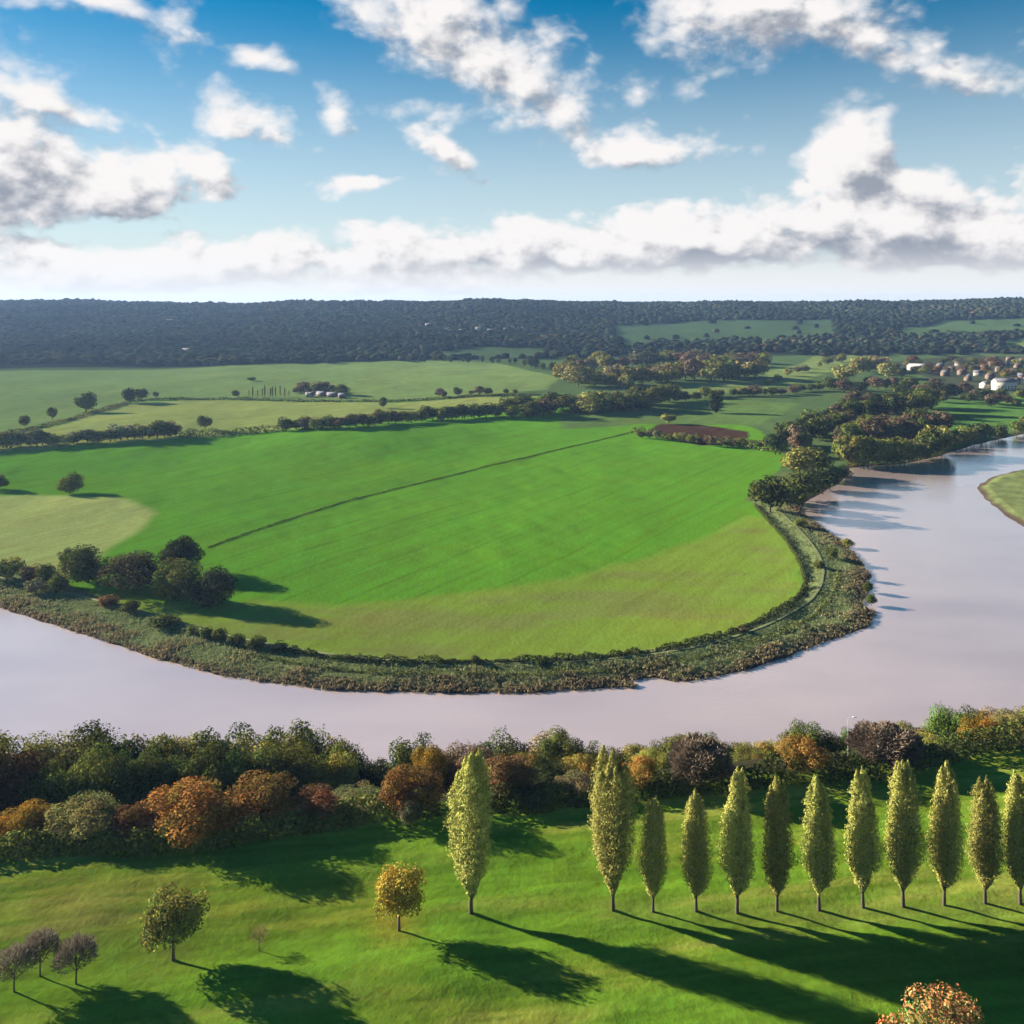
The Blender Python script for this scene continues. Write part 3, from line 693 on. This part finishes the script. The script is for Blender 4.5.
for i, (x, yb, yt, wpx, c, lab) in enumerate([
  (770, 513, 472, 40, 'dark', 'dark waterside tree at the corner of the big field'), (790, 508, 478, 34, 'oak', 'tree second from the corner in the waterside clump'), (803, 500, 472, 36, 'dark', 'tall dark tree in the middle of the waterside clump'),
  (822, 491, 466, 34, 'black', 'blackish tree near the water end of the waterside clump'), (838, 481, 465, 24, 'dark', 'last tree of the waterside clump beside open water'), (766, 500, 478, 24, 'olive', 'olive bush behind the corner of the waterside clump'),
  (800, 478, 446, 34, 'olive', 'olive tree above the waterside clump'), (818, 474, 444, 30, 'oak', 'green tree behind the waterside clump')]):
    p, h, w = by_px(x, yb, yt, wpx); p[2] = max(p[2], .2); tree(BUSHY[i % 4], 'waterside_tree', lab, 'tree', p, h, w * 1.15, c, 'waterside clump')

# ------------------------------------------------------------------ hedgerow, wood and village trees farther off
def along(px_line, n, hpx, cols, label, group, name='hedgerow_tree', asp=(1.1, 1.75), spread=2, meshes=None, cat='tree'):
    L = np.array(px_line, float); d = np.r_[0, np.cumsum(np.hypot(*np.diff(L, axis=0).T))]
    hpx = (hpx[0] * .95, hpx[1] * 1.0)
    for i in range(n):
        s = (i + random.uniform(.1, .9)) / n * d[-1]
        x = np.interp(s, d, L[:, 0]); y = np.interp(s, d, L[:, 1]) + random.uniform(-spread, spread) * .5
        hp = random.uniform(*hpx); p, h, w = by_px(x, y, y - hp, hp * random.uniform(*asp))
        small_tree(random.choice(meshes or HED1), name, label, cat, p, h, w, random.choice(cols), group)
A1 = ['olive', 'grey', 'olive', 'oak', 'pale', 'brown']
A2 = ['oak', 'dark', 'brown', 'dark', 'olive', 'oak']
along([(-60, 452), (0, 448), (60, 445), (120, 441), (182, 436)], 34, (12, 19), A1, 'bushy tree in the pale hedgerow at the left above the big field', 'left hedgerow')
along([(285, 431), (340, 428), (400, 423), (460, 419), (510, 416)], 34, (11, 17), A2, 'bushy tree in the long hedgerow above the big field', 'long hedgerow')
along([(505, 417), (560, 413), (620, 410), (672, 404)], 34, (14, 22), A2, 'dark tree in the thick belt at the end of the long hedgerow', 'thick tree belt', spread=8)
along([(560, 384), (620, 386), (690, 380), (758, 378)], 26, (15, 24), ['olive', 'brown', 'pale', 'oak', 'olive', 'sand'], 'autumn tree along the front of the middle wood', 'middle wood front', 'woodland_tree', spread=6)
along([(555, 372), (620, 368), (700, 366), (765, 366)], 26, (12, 18), ['olive', 'brown', 'grey', 'oak'], 'tree in the back of the middle wood', 'middle wood back', 'woodland_tree', spread=6)
along([(672, 402), (720, 397), (790, 394), (850, 388)], 20, (8, 14), A2, 'hedge tree between the two pale fields behind the ploughed strip', 'cross hedge')
along([(765, 386), (800, 372), (850, 360)], 9, (6, 10), A1, 'small hedge tree on the bright slope before the village', 'slope hedge')
along([(632, 436), (690, 444), (775, 450)], 13, (7, 13), ['olive', 'brown', 'grey', 'oak'], 'bush in the hedge below the ploughed strip', 'ploughed strip hedge', meshes=BUSH1)
along([(405, 361), (450, 363), (520, 364)], 13, (6, 9), ['dark', 'black'], 'dark spaced tree on the line under the far forest', 'far spaced trees', asp=(.5, .8))
along([(520, 366), (560, 374), (600, 362)], 11, (8, 13), ['dark', 'black', 'oak'], 'dark tree where the far field meets the middle wood', 'far field corner', asp=(.6, .9))
along([(430, 397), (470, 395), (520, 394)], 8, (5, 10), ['dark', 'brown', 'oak'], 'small spaced tree on the line right of the farmstead', 'farm line trees')
along([(775, 452), (800, 446), (835, 432), (850, 420)], 26, (19, 29), ['dark', 'oak', 'brown', 'black'], 'dark tree in the grove between ploughed strip and river', 'riverside grove', 'woodland_tree', asp=(.8, 1.1), spread=14)
along([(845, 466), (880, 464), (915, 461), (945, 452)], 28, (20, 34), ['olive', 'oak', 'green', 'oak', 'dark'], 'olive tree on the water edge of the right bank wood', 'right bank wood edge', 'woodland_tree', asp=(.9, 1.3), spread=3)
along([(840, 446), (880, 440), (920, 436), (945, 432)], 26, (20, 30), ['oak', 'oak', 'brown', 'dark'], 'tree inside the right bank wood', 'right bank wood', 'woodland_tree', asp=(.9, 1.3), spread=10)
along([(850, 420), (890, 414), (930, 412)], 20, (20, 28), ['dark', 'black', 'oak', 'brown'], 'dark tree at the top of the right bank wood', 'right bank wood top', 'woodland_tree', asp=(.8, 1.1), spread=10)
along([(950, 446), (985, 440), (1024, 432), (1080, 424)], 13, (10, 19), ['oak', 'dark', 'olive'], 'low tree on the far river bank by the village meadow', 'meadow bank trees', spread=3)
along([(840, 388), (900, 392), (980, 402), (1060, 404)], 36, (9, 14), ['dark', 'black', 'oak', 'brown'], 'dark tree between the village and the meadow', 'village edge trees', 'village_tree', spread=12)
along([(890, 372), (950, 368), (1024, 372), (1080, 372)], 64, (5, 9), ['oak', 'russet', 'brown', 'olive', 'dark'], 'small autumn tree among the village houses', 'village garden trees', 'village_tree', spread=14)
along([(845, 380), (870, 372), (890, 376)], 6, (14, 20), ['pale', 'olive', 'sand'], 'pale tree on the bright slope beside the village', 'slope trees', 'village_tree', spread=6)
along([(248, 397), (262, 397), (290, 397)], 11, (7, 13), ['pale', 'sand', 'brown', 'dark'], 'slim tree in the row beside the farmstead', 'farm row', 'slim_tree', asp=(.22, .34), meshes=CON1, spread=1)
along([(295, 394), (318, 392), (345, 396)], 14, (7, 13), ['brown', 'dark', 'olive'], 'garden tree among the farm roofs', 'farm garden trees', 'farm_tree')
for x, yb, yt, wpx, c, lab in ((86, 412, 390, 22, 'dark', 'large round oak standing on the upper left hedge'), (130, 403, 388, 17, 'dark', 'dark tree of the pair right of the upper left oak'), (142, 402, 387, 12, 'dark', 'smaller dark tree of the pair right of the upper left oak'),
                               (52, 420, 406, 11, 'dark', 'small tree left of the upper left oak'), (24, 427, 414, 12, 'oak', 'tree low on the upper left hedge'), (205, 430, 414, 15, 'oak', 'round tree alone on the hedge gap above the big field'),
                               (716, 413, 392, 16, 'black', 'dark conical tree alone in the field above the ploughed strip'), (668, 424, 413, 17, 'olive', 'olive tree at the corner of the ploughed strip'), (252, 381, 377, 10, 'dark', 'tiny dark tree in the far field above the farm'),
                               (156, 398, 391, 6, 'oak', 'tiny tree right of the dark pair'), (383, 408, 397, 10, 'dark', 'dark tree poking above the long hedgerow'), (236, 397, 390, 9, 'oak', 'small tree left of the farm row')):
    p, h, w = by_px(x, yb, yt, wpx); small_tree(random.choice(CON1 if 'conical' in lab else MID1[:5]), 'lone_tree', lab, 'tree', p, h, w * (1.9 if 'conical' in lab else 1.1), c)

# ------------------------------------------------------------------ buildings
M_wall = plain_mat('render_wall', (.34, .30, .26), .8, .1, .5); M_stone = plain_mat('pale_stone', (.55, .50, .41), .8, .08, .5); M_brick = plain_mat('brick_wall', (.15, .105, .085), .85, .2, .6)
M_tile = plain_mat('clay_tile', (.085, .060, .050), .8, .3, .8); M_slate = plain_mat('slate', (.12, .12, .135), .6, .2, .8); M_sheet = plain_mat('metal_sheet', (.22, .23, .24), .5, .05, .5)
M_glass = plain_mat('window_glass', (.03, .035, .045), .15, .1)
def box(g, x0, x1, y0, y1, z0, z1):
    V = [(x, y, z) for z in (z0, z1) for x, y in ((x0, y0), (x1, y0), (x1, y1), (x0, y1))]
    g.add(V, [(3, 2, 1, 0), (4, 5, 6, 7), (0, 1, 5, 4), (1, 2, 6, 5), (2, 3, 7, 6), (3, 0, 4, 7)])
def house(name, label, cat, pos, L, D, eave, ridge, mw, mr, rot=0, group=None, windows=2, storeys=2, chim=1):
    r = tag(link(name, None, loc=pos), label, cat, group); r.rotation_euler[2] = rot
    g = Geo(); box(g, -L / 2, L / 2, -D / 2, D / 2, -1, eave)
    for sx in (-1, 1):
        x = sx * L / 2; g.add([(x, -D / 2, eave), (x, D / 2, eave), (x, 0, ridge - .1), (x, 0, ridge - .1)], [(0, 1, 2, 3)] if sx > 0 else [(1, 0, 3, 2)])
    link('wall', g.mesh('wall'), mw, r)
    g = Geo(); o = .4; th = .18
    for sy in (-1, 1):
        a = np.array([(-L / 2 - o, sy * (D / 2 + o), eave - .25), (L / 2 + o, sy * (D / 2 + o), eave - .25), (L / 2 + o, 0, ridge), (-L / 2 - o, 0, ridge)])
        g.add(np.r_[a, a + [0, 0, th]], [(0, 1, 2, 3), (4, 5, 6, 7), (0, 1, 5, 4), (1, 2, 6, 5), (2, 3, 7, 6), (3, 0, 4, 7)])
    rf = link('roof', g.mesh('roof'), mr, r)
    for c in range(chim):
        g = Geo(); x = L * (.38 if c == 0 else -.38); box(g, x - .5, x + .5, -.4, .4, ridge - 1, ridge + 1.3); link('chimney', g.mesh('chimney'), M_brick, rf)
    for s in range(storeys):
        for i in range(windows):
            g = Geo(); x = (i + .5) / windows * L - L / 2; z = 1.0 + s * 2.7; box(g, x - .6, x + .6, -D / 2 - .06, -D / 2 + .05, z, z + 1.5); link('window', g.mesh('window'), M_glass, r)
    return r
def spot(x, y): return at(x, y)
M_white = plain_mat('white_paint', (.6, .6, .58), .4, .05)
house('mansion', 'large pale cream house facing the meadow below the village', 'house', spot(1004, 390), 24, 12, 9.5, 13.5, M_stone, M_slate, .05, windows=6, storeys=2, chim=2)
house('cottage', 'small white house just left of the large cream house', 'house', spot(985, 388), 10, 8, 5, 8, M_stone, M_slate, .5)
house('long_shed', 'long white roofed shed at the left end of the village', 'shed', spot(919, 370), 30, 14, 6, 9, M_wall, M_white, 0, windows=5, storeys=1, chim=0)
vil = [(952, 372), (962, 375), (970, 369), (978, 376), (984, 370), (992, 366), (990, 379), (999, 372), (1006, 366), (1012, 375), (1018, 369), (1022, 379), (1030, 373), (1040, 368), (958, 366), (1010, 361), (995, 361), (975, 363), (940, 368), (1022, 363), (968, 381), (1016, 384), (1048, 378), (945, 376)]
for i, (x, y) in enumerate(vil):
    house('village_house', 'small village house with a pitched roof among garden trees', 'house', spot(x, y), random.uniform(8, 11), random.uniform(6, 7), random.uniform(4.2, 5), random.uniform(7, 8.2), random.choice([M_wall, M_brick, M_brick, M_brick]), random.choice([M_tile, M_tile, M_slate]), random.uniform(-.7, .7), 'village houses')
for i, (x, y, L) in enumerate(((310, 397, 12), (322, 396, 14), (333, 397, 16), (342, 398, 10))):
    house(('farm_house', 'barn', 'barn', 'farm_shed')[i], ('pale farmhouse at the left of the farmstead', 'slate roofed barn in the middle of the farmstead', 'longest slate roofed barn, toward the right of the farmstead', 'small shed at the right end of the farmstead')[i], ('house', 'barn', 'barn', 'shed')[i],
          spot(x, y), L * .8, 6, 2.8, 5.2, (M_wall, M_brick, M_brick, M_brick)[i], M_slate, (.2, -.1, .1, .3)[i], windows=2 if i == 0 else 1, storeys=2 if i == 0 else 1, chim=1 if i == 0 else 0)
for (x, y) in ((428, 327), (446, 332), (462, 333), (478, 331), (490, 333), (505, 332), (512, 330), (522, 331)):
    house('hillside_house', 'tiny pale house in the line on the wooded hillside', 'house', spot(x, y), 13, 8, 5, 9, M_wall, M_slate, random.uniform(-.4, .4), 'hillside houses', windows=2)
house('hill_shed', 'grey roofed shed high on the left wooded hillside', 'shed', spot(170, 322), 18, 9, 4, 7, M_brick, M_slate, .1, windows=2, storeys=1, chim=0)
house('hill_shed', 'long grey roof low on the left wooded hillside', 'shed', spot(188, 352), 20, 9, 4, 7, M_brick, M_slate, .1, windows=2, storeys=1, chim=0)

# ------------------------------------------------------------------ stuff: reeds round the bend, forest on the hills
rng = np.random.default_rng(77)
n = 190000
Y = rng.uniform(240, 470, n); t = rng.uniform(-.75, .48, n); P = np.stack([t * Y, Y], 1)
d = -sdf(P, river)
ok = (d > -.2) & (d < 42) & ~inside(P, field_w) & (line_dist(P, path_w) > 1.3)
P = P[ok]; d = d[ok]
pn = fbm(P[:, 0] / 9, P[:, 1] / 6, 140, 3)
ok = rng.random(len(P)) < .75 + .5 * pn; P = P[ok]; d = d[ok]; pn = pn[ok]
z = z_far(P[:, 0], P[:, 1]) + .9 * np.exp(-(line_dist(P, path_w) / 3.2) ** 2)
g = Geo(); m = len(P)
brown = np.clip(1.1 - d / 11 + pn * .8, 0, 1)[:, None]
base = np.array([.185, .21, .095]) * (1 - brown) + np.array([.185, .14, .08]) * brown
hh = (.55 + .40 * brown[:, 0] + .35 * np.clip(pn, -.5, 1)) * rng.uniform(.6, 1.3, m)
for k in range(3):
    th = rng.uniform(0, 6.28, m); c = np.c_[P + rng.normal(0, .3, (m, 2)), np.maximum(z, -.1) + hh * .45]
    Nn = unit(np.stack([np.cos(th), np.sin(th), np.full(m, .5)], 1)); U = unit(np.stack([rng.normal(0, .35, m), rng.normal(0, .35, m), np.ones(m)], 1))
    g.add(*rhombi(c, Nn, U, hh * .5, .36, base * tint_of(m, None, .4)))
tag(link('reed_bed', g.mesh('reed_bed'), M_reed), 'brown and green reeds fringing the river bend', 'reeds', kind='stuff')

rng = np.random.default_rng(78)
n = 26000
t = rng.uniform(-.74, .74, n); Y = rng.uniform(1400, 3500, n) ** 1.0; P = np.stack([t * Y, Y], 1)
ok = Y > forest_front(t) + rng.normal(0, 12, n)
for k in ('h1', 'h2', 'h3', 'h4'):
    q = sdf(P, W[k]); ok &= (q < 4) | (rng.random(n) < .012)
ok &= (fbm(P[:, 0] / 160, P[:, 1] / 160, 150, 3) > -.55) | (t < .1)
P = P[ok]; m = len(P); z = z_far(P[:, 0], P[:, 1])
# lumpy domes
lat = [(-.25, 6), (.25, 7), (.68, 6)]; dv = []
for e, s in lat:
    for j in range(7): a = j / 7 * 6.283 + e * 2; dv.append((math.cos(a) * math.cos(e), math.sin(a) * math.cos(e), math.sin(e)))
dv.append((0, 0, 1)); dv = np.array(dv)
fc = [(r * 7 + j, r * 7 + (j + 1) % 7, (r + 1) * 7 + (j + 1) % 7, (r + 1) * 7 + j) for r in range(2) for j in range(7)] + [(14 + j, 14 + (j + 1) % 7, 21, 21) for j in range(7)]
fc = np.array([f if f[2] != f[3] else (f[0], f[1], f[2], f[2]) for f in fc])
w = rng.uniform(7, 13, m); h = rng.uniform(5, 8.5, m) * (1 + 1.1 * sstep(2600, 3000, P[:, 1]) * np.clip(fbm(P[:, 0] / 70, P[:, 1] / 400, 170, 3), 0, 1))
V = P[:, None, :].repeat(22, 1); V = np.concatenate([V, np.repeat((z + h * .35)[:, None, None], 22, 1)], 2)
k = rng.uniform(.86, 1.14, (m, 22, 1)); V = V + dv[None] * k * np.stack([w, w, h], 1)[:, None, :]
pal = np.array([(.016, .024, .014), (.021, .026, .014), (.013, .021, .012), (.030, .026, .016), (.024, .034, .015), (.036, .032, .018)])  # crown colours kept dark in place of cloud shadow over the hills
c = pal[rng.choice(6, m, p=[.3, .22, .25, .1, .08, .05])] * rng.uniform(.84, 1.16, (m, 1))
c *= (.92 + .75 * fbm(P[:, 0] / 190, P[:, 1] / 150, 160, 4))[:, None].clip(.35)
warm = sstep(.1, .6, fbm(P[:, 0] / 120, P[:, 1] / 120, 165, 3))[:, None] * .7
c = c * (1 - warm) + c * np.array([1.9, 1.35, 1.0]) * warm
tri = []
for f in fc:
    if f[2] == f[3]: tri.append((f[0], f[1], f[2]))
    else: tri += [(f[0], f[1], f[2]), (f[0], f[2], f[3])]
tri = np.array(tri)
Fa = (tri[None] + (np.arange(m) * 22)[:, None, None]).reshape(-1, 3)
me = mesh_np('forest', V.reshape(-1, 3), Fa, np.repeat(c, 22, axis=0))
tag(link('forest', me, M_wood), 'dark blue green forest covering the distant hills', 'forest', kind='stuff')

# ------------------------------------------------------------------ haze
hz = []
for zz in (-6.0, 155.0):
    for x, y in ((-7600, -300), (7600, -300), (7600, 9300), (-7600, 9300)): hz.append((x, y, zz))
me = mesh_np('haze', hz, [(3, 2, 1, 0), (4, 5, 6, 7), (0, 1, 5, 4), (1, 2, 6, 5), (2, 3, 7, 6), (3, 0, 4, 7)])
m_, nt, N, L = new_mat('haze_air'); out = N('ShaderNodeOutputMaterial'); pv = N('ShaderNodeVolumePrincipled')
pv.inputs['Color'].default_value = (.36, .58, 1, 1); pv.inputs['Density'].default_value = .000046; pv.inputs['Anisotropy'].default_value = .2
L(pv.outputs[0], out.inputs['Volume'])
HAZE = tag(link('haze', me, m_), 'thin blue autumn air', 'haze', kind='stuff')

# ------------------------------------------------------------------ sun, sky, camera
EL, AZ = math.radians(17), math.atan2(-.92, .39)      # azimuth from the view direction (+Y), towards +X
sd = Vector((math.sin(AZ) * math.cos(EL), math.cos(AZ) * math.cos(EL), math.sin(EL)))
sl = bpy.data.lights.new('sun', 'SUN'); sl.energy = 5; sl.angle = math.radians(.5); sl.color = (1, .90, .74)
so = bpy.data.objects.new('sun', sl); COL.objects.link(so); so.rotation_euler = (-sd).to_track_quat('-Z', 'Y').to_euler(); so.location = sd * 500

w = bpy.data.worlds.new('World'); S.world = w; w.use_nodes = True; w.cycles.sampling_method = 'MANUAL'; w.cycles.sample_map_resolution = 256
nt = w.node_tree; nt.nodes.clear(); N = nt.nodes.new; L = nt.links.new
out = N('ShaderNodeOutputWorld')
sky = N('ShaderNodeTexSky'); sky.sky_type = 'NISHITA'; sky.sun_disc = False; sky.sun_elevation = EL; sky.sun_rotation = AZ
sky.air_density = 1.0; sky.dust_density = .1; sky.ozone_density = 3.0; sky.altitude = 100
bsky = N('ShaderNodeBackground'); bsky.inputs[1].default_value = .05
hs = N('ShaderNodeHueSaturation'); hs.inputs['Saturation'].default_value = 1.5; hs.inputs['Value'].default_value = .55; hs.inputs['Hue'].default_value = .49; L(sky.outputs[0], hs.inputs['Color']); L(hs.outputs[0], bsky.inputs[0])

def vmath(nt, op, a, b=None):
    n = nt.nodes.new('ShaderNodeVectorMath'); n.operation = op
    for i, v in enumerate((a, b)):
        if v is None: continue
        if isinstance(v, (tuple, list)): n.inputs[i].default_value = v
        else: nt.links.new(v, n.inputs[i])
    return n
def cloud_group():
    g = bpy.data.node_groups.new('cloud_density', 'ShaderNodeTree')
    g.interface.new_socket('P', in_out='INPUT', socket_type='NodeSocketVector'); g.interface.new_socket('D', in_out='OUTPUT', socket_type='NodeSocketFloat')
    gi = g.nodes.new('NodeGroupInput'); go = g.nodes.new('NodeGroupOutput'); P = gi.outputs[0]
    st = vmath(g, 'MULTIPLY', P, (1, 1.5, 1)).outputs[0]
    nz = g.nodes.new('ShaderNodeTexNoise'); nz.inputs['Scale'].default_value = 13; nz.inputs['Detail'].default_value = 9; nz.inputs['Roughness'].default_value = .6; nz.inputs['Distortion'].default_value = .15
    g.links.new(st, nz.inputs['Vector'])
    wn = g.nodes.new('ShaderNodeTexNoise'); wn.inputs['Scale'].default_value = 7; wn.inputs['Detail'].default_value = 2; g.links.new(st, wn.inputs['Vector'])
    wv = vmath(g, 'SCALE', vmath(g, 'SUBTRACT', wn.outputs['Color'], (.5, .5, .5)).outputs[0]); wv.inputs[3].default_value = .045
    Q = vmath(g, 'ADD', P, wv.outputs[0]).outputs[0]
    vo = g.nodes.new('ShaderNodeTexVoronoi'); vo.feature = 'SMOOTH_F1'; vo.inputs['Scale'].default_value = 30; vo.inputs['Smoothness'].default_value = .6; vo.inputs['Detail'].default_value = 2
    g.links.new(vmath(g, 'ADD', st, vmath(g, 'MULTIPLY', nz.outputs['Color'], (.03, .03, 0)).outputs[0]).outputs[0], vo.inputs['Vector'])
    acc = None
    for (px, py, rx, ry, rot, k, s) in CLOUDS:
        az = math.atan((px - 512) / F); el = math.atan((HZ - py) / F * math.cos(az))
        mp = g.nodes.new('ShaderNodeMapping'); mp.vector_type = 'TEXTURE'; mp.inputs['Location'].default_value = (az, el, 0)
        mp.inputs['Rotation'].default_value = (0, 0, math.radians(rot)); mp.inputs['Scale'].default_value = (rx / F, ry / F, 1); g.links.new(Q, mp.inputs[0])
        sx = g.nodes.new('ShaderNodeSeparateXYZ'); g.links.new(mp.outputs[0], sx.inputs[0])
        y = math_node(g, 'MAXIMUM', sx.outputs[1], math_node(g, 'MULTIPLY', sx.outputs[1], -k))
        r2 = math_node(g, 'MULTIPLY_ADD', y, y, math_node(g, 'MULTIPLY', sx.outputs[0], sx.outputs[0]))
        m = math_node(g, 'MULTIPLY_ADD', math_node(g, 'SQRT', r2), -s, s)
        acc = m if acc is None else math_node(g, 'SMOOTH_MAX', acc, m, .15)
    acc = math_node(g, 'MAXIMUM', acc, -.6)
    d = math_node(g, 'MULTIPLY_ADD', nz.outputs[0], 1.65, -.66)
    d = math_node(g, 'ADD', d, math_node(g, 'MULTIPLY_ADD', vo.outputs['Distance'], -.5, .20))
    g.links.new(math_node(g, 'ADD', acc, d), go.inputs[0])
    return g
CLOUDS = [  # px x, y, radius x, y, tilt, sharper base, strength
 (10, 168, 95, 72, 0, 1.2, 1.15), (120, 190, 100, 46, 8, 1.5, 1.1), (205, 178, 42, 34, -20, 1.2, .8), (50, 100, 100, 18, -14, 1, .85), (250, 118, 62, 25, -26, 1, .85), (336, 112, 22, 30, 15, 1, .75), (258, 54, 38, 16, -10, 1, .75),
 (430, 18, 110, 52, -14, 1, 1.05), (500, 62, 110, 58, -28, 1, 1.1), (560, 110, 52, 30, -40, 1, .9), (445, 152, 48, 20, -34, 1, .85), (420, 112, 40, 12, -10, 1, .5), (350, 187, 44, 13, 6, 1, .75), (655, 150, 92, 30, 4, 1.4, .95), (760, 12, 130, 44, -5, 1, 1.05), (860, 45, 110, 26, -25, 1, .7), (955, 78, 80, 18, -20, 1, .7),
 (852, 165, 50, 62, 8, 1, 1.35), (885, 232, 150, 50, -8, 1.5, 1.3), (905, 196, 62, 36, -20, 1.2, 1.1), (805, 188, 22, 16, 0, 1, .9), (690, 246, 170, 46, 2, 1.5, 1.25), (560, 250, 160, 42, 2, 1.5, 1.2), (400, 254, 170, 34, 2, 1.5, 1.1), (150, 266, 290, 34, 3, 1.0, 1.05), (420, 274, 200, 20, 0, 1, .8), (990, 240, 110, 44, -8, 1.5, 1.2), (872, 118, 36, 11, 0, 1, .6), (70, 4, 100, 14, 0, 1, .8), (175, 20, 30, 26, 30, 1, .5), (640, 90, 20, 16, 0, 1, .4), (690, 85, 14, 12, 0, 1, .4),
 (1300, 180, 200, 70, 0, 1.2, 1.), (-300, 160, 220, 90, 0, 1.2, .9), (-100, 60, 120, 40, 0, 1.2, .6), (1200, 60, 120, 40, 0, 1.2, .6)]
tc = N('ShaderNodeTexCoord'); sx = N('ShaderNodeSeparateXYZ'); L(tc.outputs['Generated'], sx.inputs[0])
az = math_node(nt, 'ARCTAN2', sx.outputs[0], sx.outputs[1]); el = math_node(nt, 'ARCSINE', sx.outputs[2])
cb = N('ShaderNodeCombineXYZ'); L(az, cb.inputs[0]); L(el, cb.inputs[1]); Pv = cb.outputs[0]
CG = cloud_group()
def dens(off):
    n = N('ShaderNodeGroup'); n.node_tree = CG
    L(vmath(nt, 'ADD', Pv, off).outputs[0] if off else Pv, n.inputs[0]); return n.outputs[0]
d0 = dens(None); d1 = dens((-.018, .020, 0))
def smooth(nt, a, b, x):
    n = N('ShaderNodeMapRange'); n.interpolation_type = 'SMOOTHSTEP'; n.inputs[1].default_value = a; n.inputs[2].default_value = b; L(x, n.inputs[0]); return n.outputs[0]
alpha = smooth(nt, -.20, .72, d0)
hi_ = smooth(nt, .10, .26, el); mr = alpha.node
L(math_node(nt, 'MULTIPLY_ADD', hi_, -.16, -.04), mr.inputs[1]); L(math_node(nt, 'MULTIPLY_ADD', hi_, .32, .40), mr.inputs[2])
base_ = math_node(nt, 'MULTIPLY', smooth(nt, .085, .035, el), .18)
core = None                                  # thick shaded cores of the larger clouds
for (px, py, rx, ry, k) in ((18, 160, 75, 62, .55), (490, 30, 95, 40, .42), (800, 22, 150, 34, .55), (950, 85, 90, 24, .5), (880, 250, 190, 24, .34), (470, 250, 190, 16, .32), (130, 232, 150, 14, .25), (690, 158, 50, 14, .3), (870, 120, 40, 14, .3)):
    a_ = math.atan((px - 512) / F); e_ = math.atan((HZ - py) / F * math.cos(a_))
    mp = N('ShaderNodeMapping'); mp.vector_type = 'TEXTURE'; mp.inputs['Location'].default_value = (a_, e_, 0); mp.inputs['Scale'].default_value = (rx / F, ry / F, 1); L(Pv, mp.inputs[0])
    v_ = math_node(nt, 'MULTIPLY', smooth(nt, 1.25, .2, vmath(nt, 'LENGTH', mp.outputs[0]).outputs['Value']), k * .75)
    core = v_ if core is None else math_node(nt, 'MAXIMUM', core, v_)
base_ = math_node(nt, 'ADD', base_, core)
lit = math_node(nt, 'SUBTRACT', math_node(nt, 'MULTIPLY_ADD', math_node(nt, 'SUBTRACT', d0, d1), 2.1, .76), math_node(nt, 'MULTIPLY_ADD', smooth(nt, .25, 1.4, d0), .32, base_))
tx = N('ShaderNodeTexNoise'); tx.inputs['Scale'].default_value = 34; tx.inputs['Detail'].default_value = 6; tx.inputs['Roughness'].default_value = .6; L(Pv, tx.inputs['Vector'])
lit = math_node(nt, 'ADD', lit, math_node(nt, 'MULTIPLY_ADD', tx.outputs[0], 2.4, -1.2))
lit = math_node(nt, 'SUBTRACT', lit, math_node(nt, 'MULTIPLY', smooth(nt, .20, .06, el), .22))
lit = smooth(nt, -.75, 1.15, lit)
mixc = N('ShaderNodeMix'); mixc.data_type = 'RGBA'; L(lit, mixc.inputs[0])
mixc.inputs[6].default_value = (.082, .090, .107, 1); mixc.inputs[7].default_value = (.240, .233, .229, 1)
bcl = N('ShaderNodeBackground'); L(mixc.outputs[2], bcl.inputs[0]); bcl.inputs[1].default_value = 1.0
ms = N('ShaderNodeMixShader'); L(alpha, ms.inputs[0]); L(bsky.outputs[0], ms.inputs[1]); L(bcl.outputs[0], ms.inputs[2])
bh = N('ShaderNodeBackground'); bh.inputs[0].default_value = (.232, .229, .228, 1)
veil = N('ShaderNodeBackground'); veil.inputs[0].default_value = (.187, .213, .226, 1)
m0 = N('ShaderNodeMixShader'); L(math_node(nt, 'MULTIPLY', smooth(nt, .34, .03, el), .72), m0.inputs[0]); L(bsky.outputs[0], m0.inputs[1]); L(veil.outputs[0], m0.inputs[2]); L(m0.outputs[0], ms.inputs[1])
low = math_node(nt, 'MULTIPLY', smooth(nt, .062, .012, el), .82)
m2 = N('ShaderNodeMixShader'); L(low, m2.inputs[0]); L(ms.outputs[0], m2.inputs[1]); L(bh.outputs[0], m2.inputs[2])
L(m2.outputs[0], out.inputs[0])

cam = bpy.data.cameras.new('camera'); co = bpy.data.objects.new('camera', cam); COL.objects.link(co)
co.location = (0, 0, CZ); co.rotation_euler = (math.pi / 2, 0, 0)
cam.lens = F / 1024 * 36; cam.shift_y = -(512 - HZ) / 1024; cam.clip_end = 30000; cam.clip_start = 1
S.camera = co
vs = S.view_settings; vs.view_transform = 'Standard'; vs.look = 'None'; vs.gamma = 1; vs.exposure = 2.0; vs.use_curve_mapping = False
S.cycles.use_denoising = True; S.cycles.volume_max_steps = 64; S.cycles.max_bounces = 6; S.cycles.transparent_max_bounces = 4; S.cycles.volume_bounces = 0
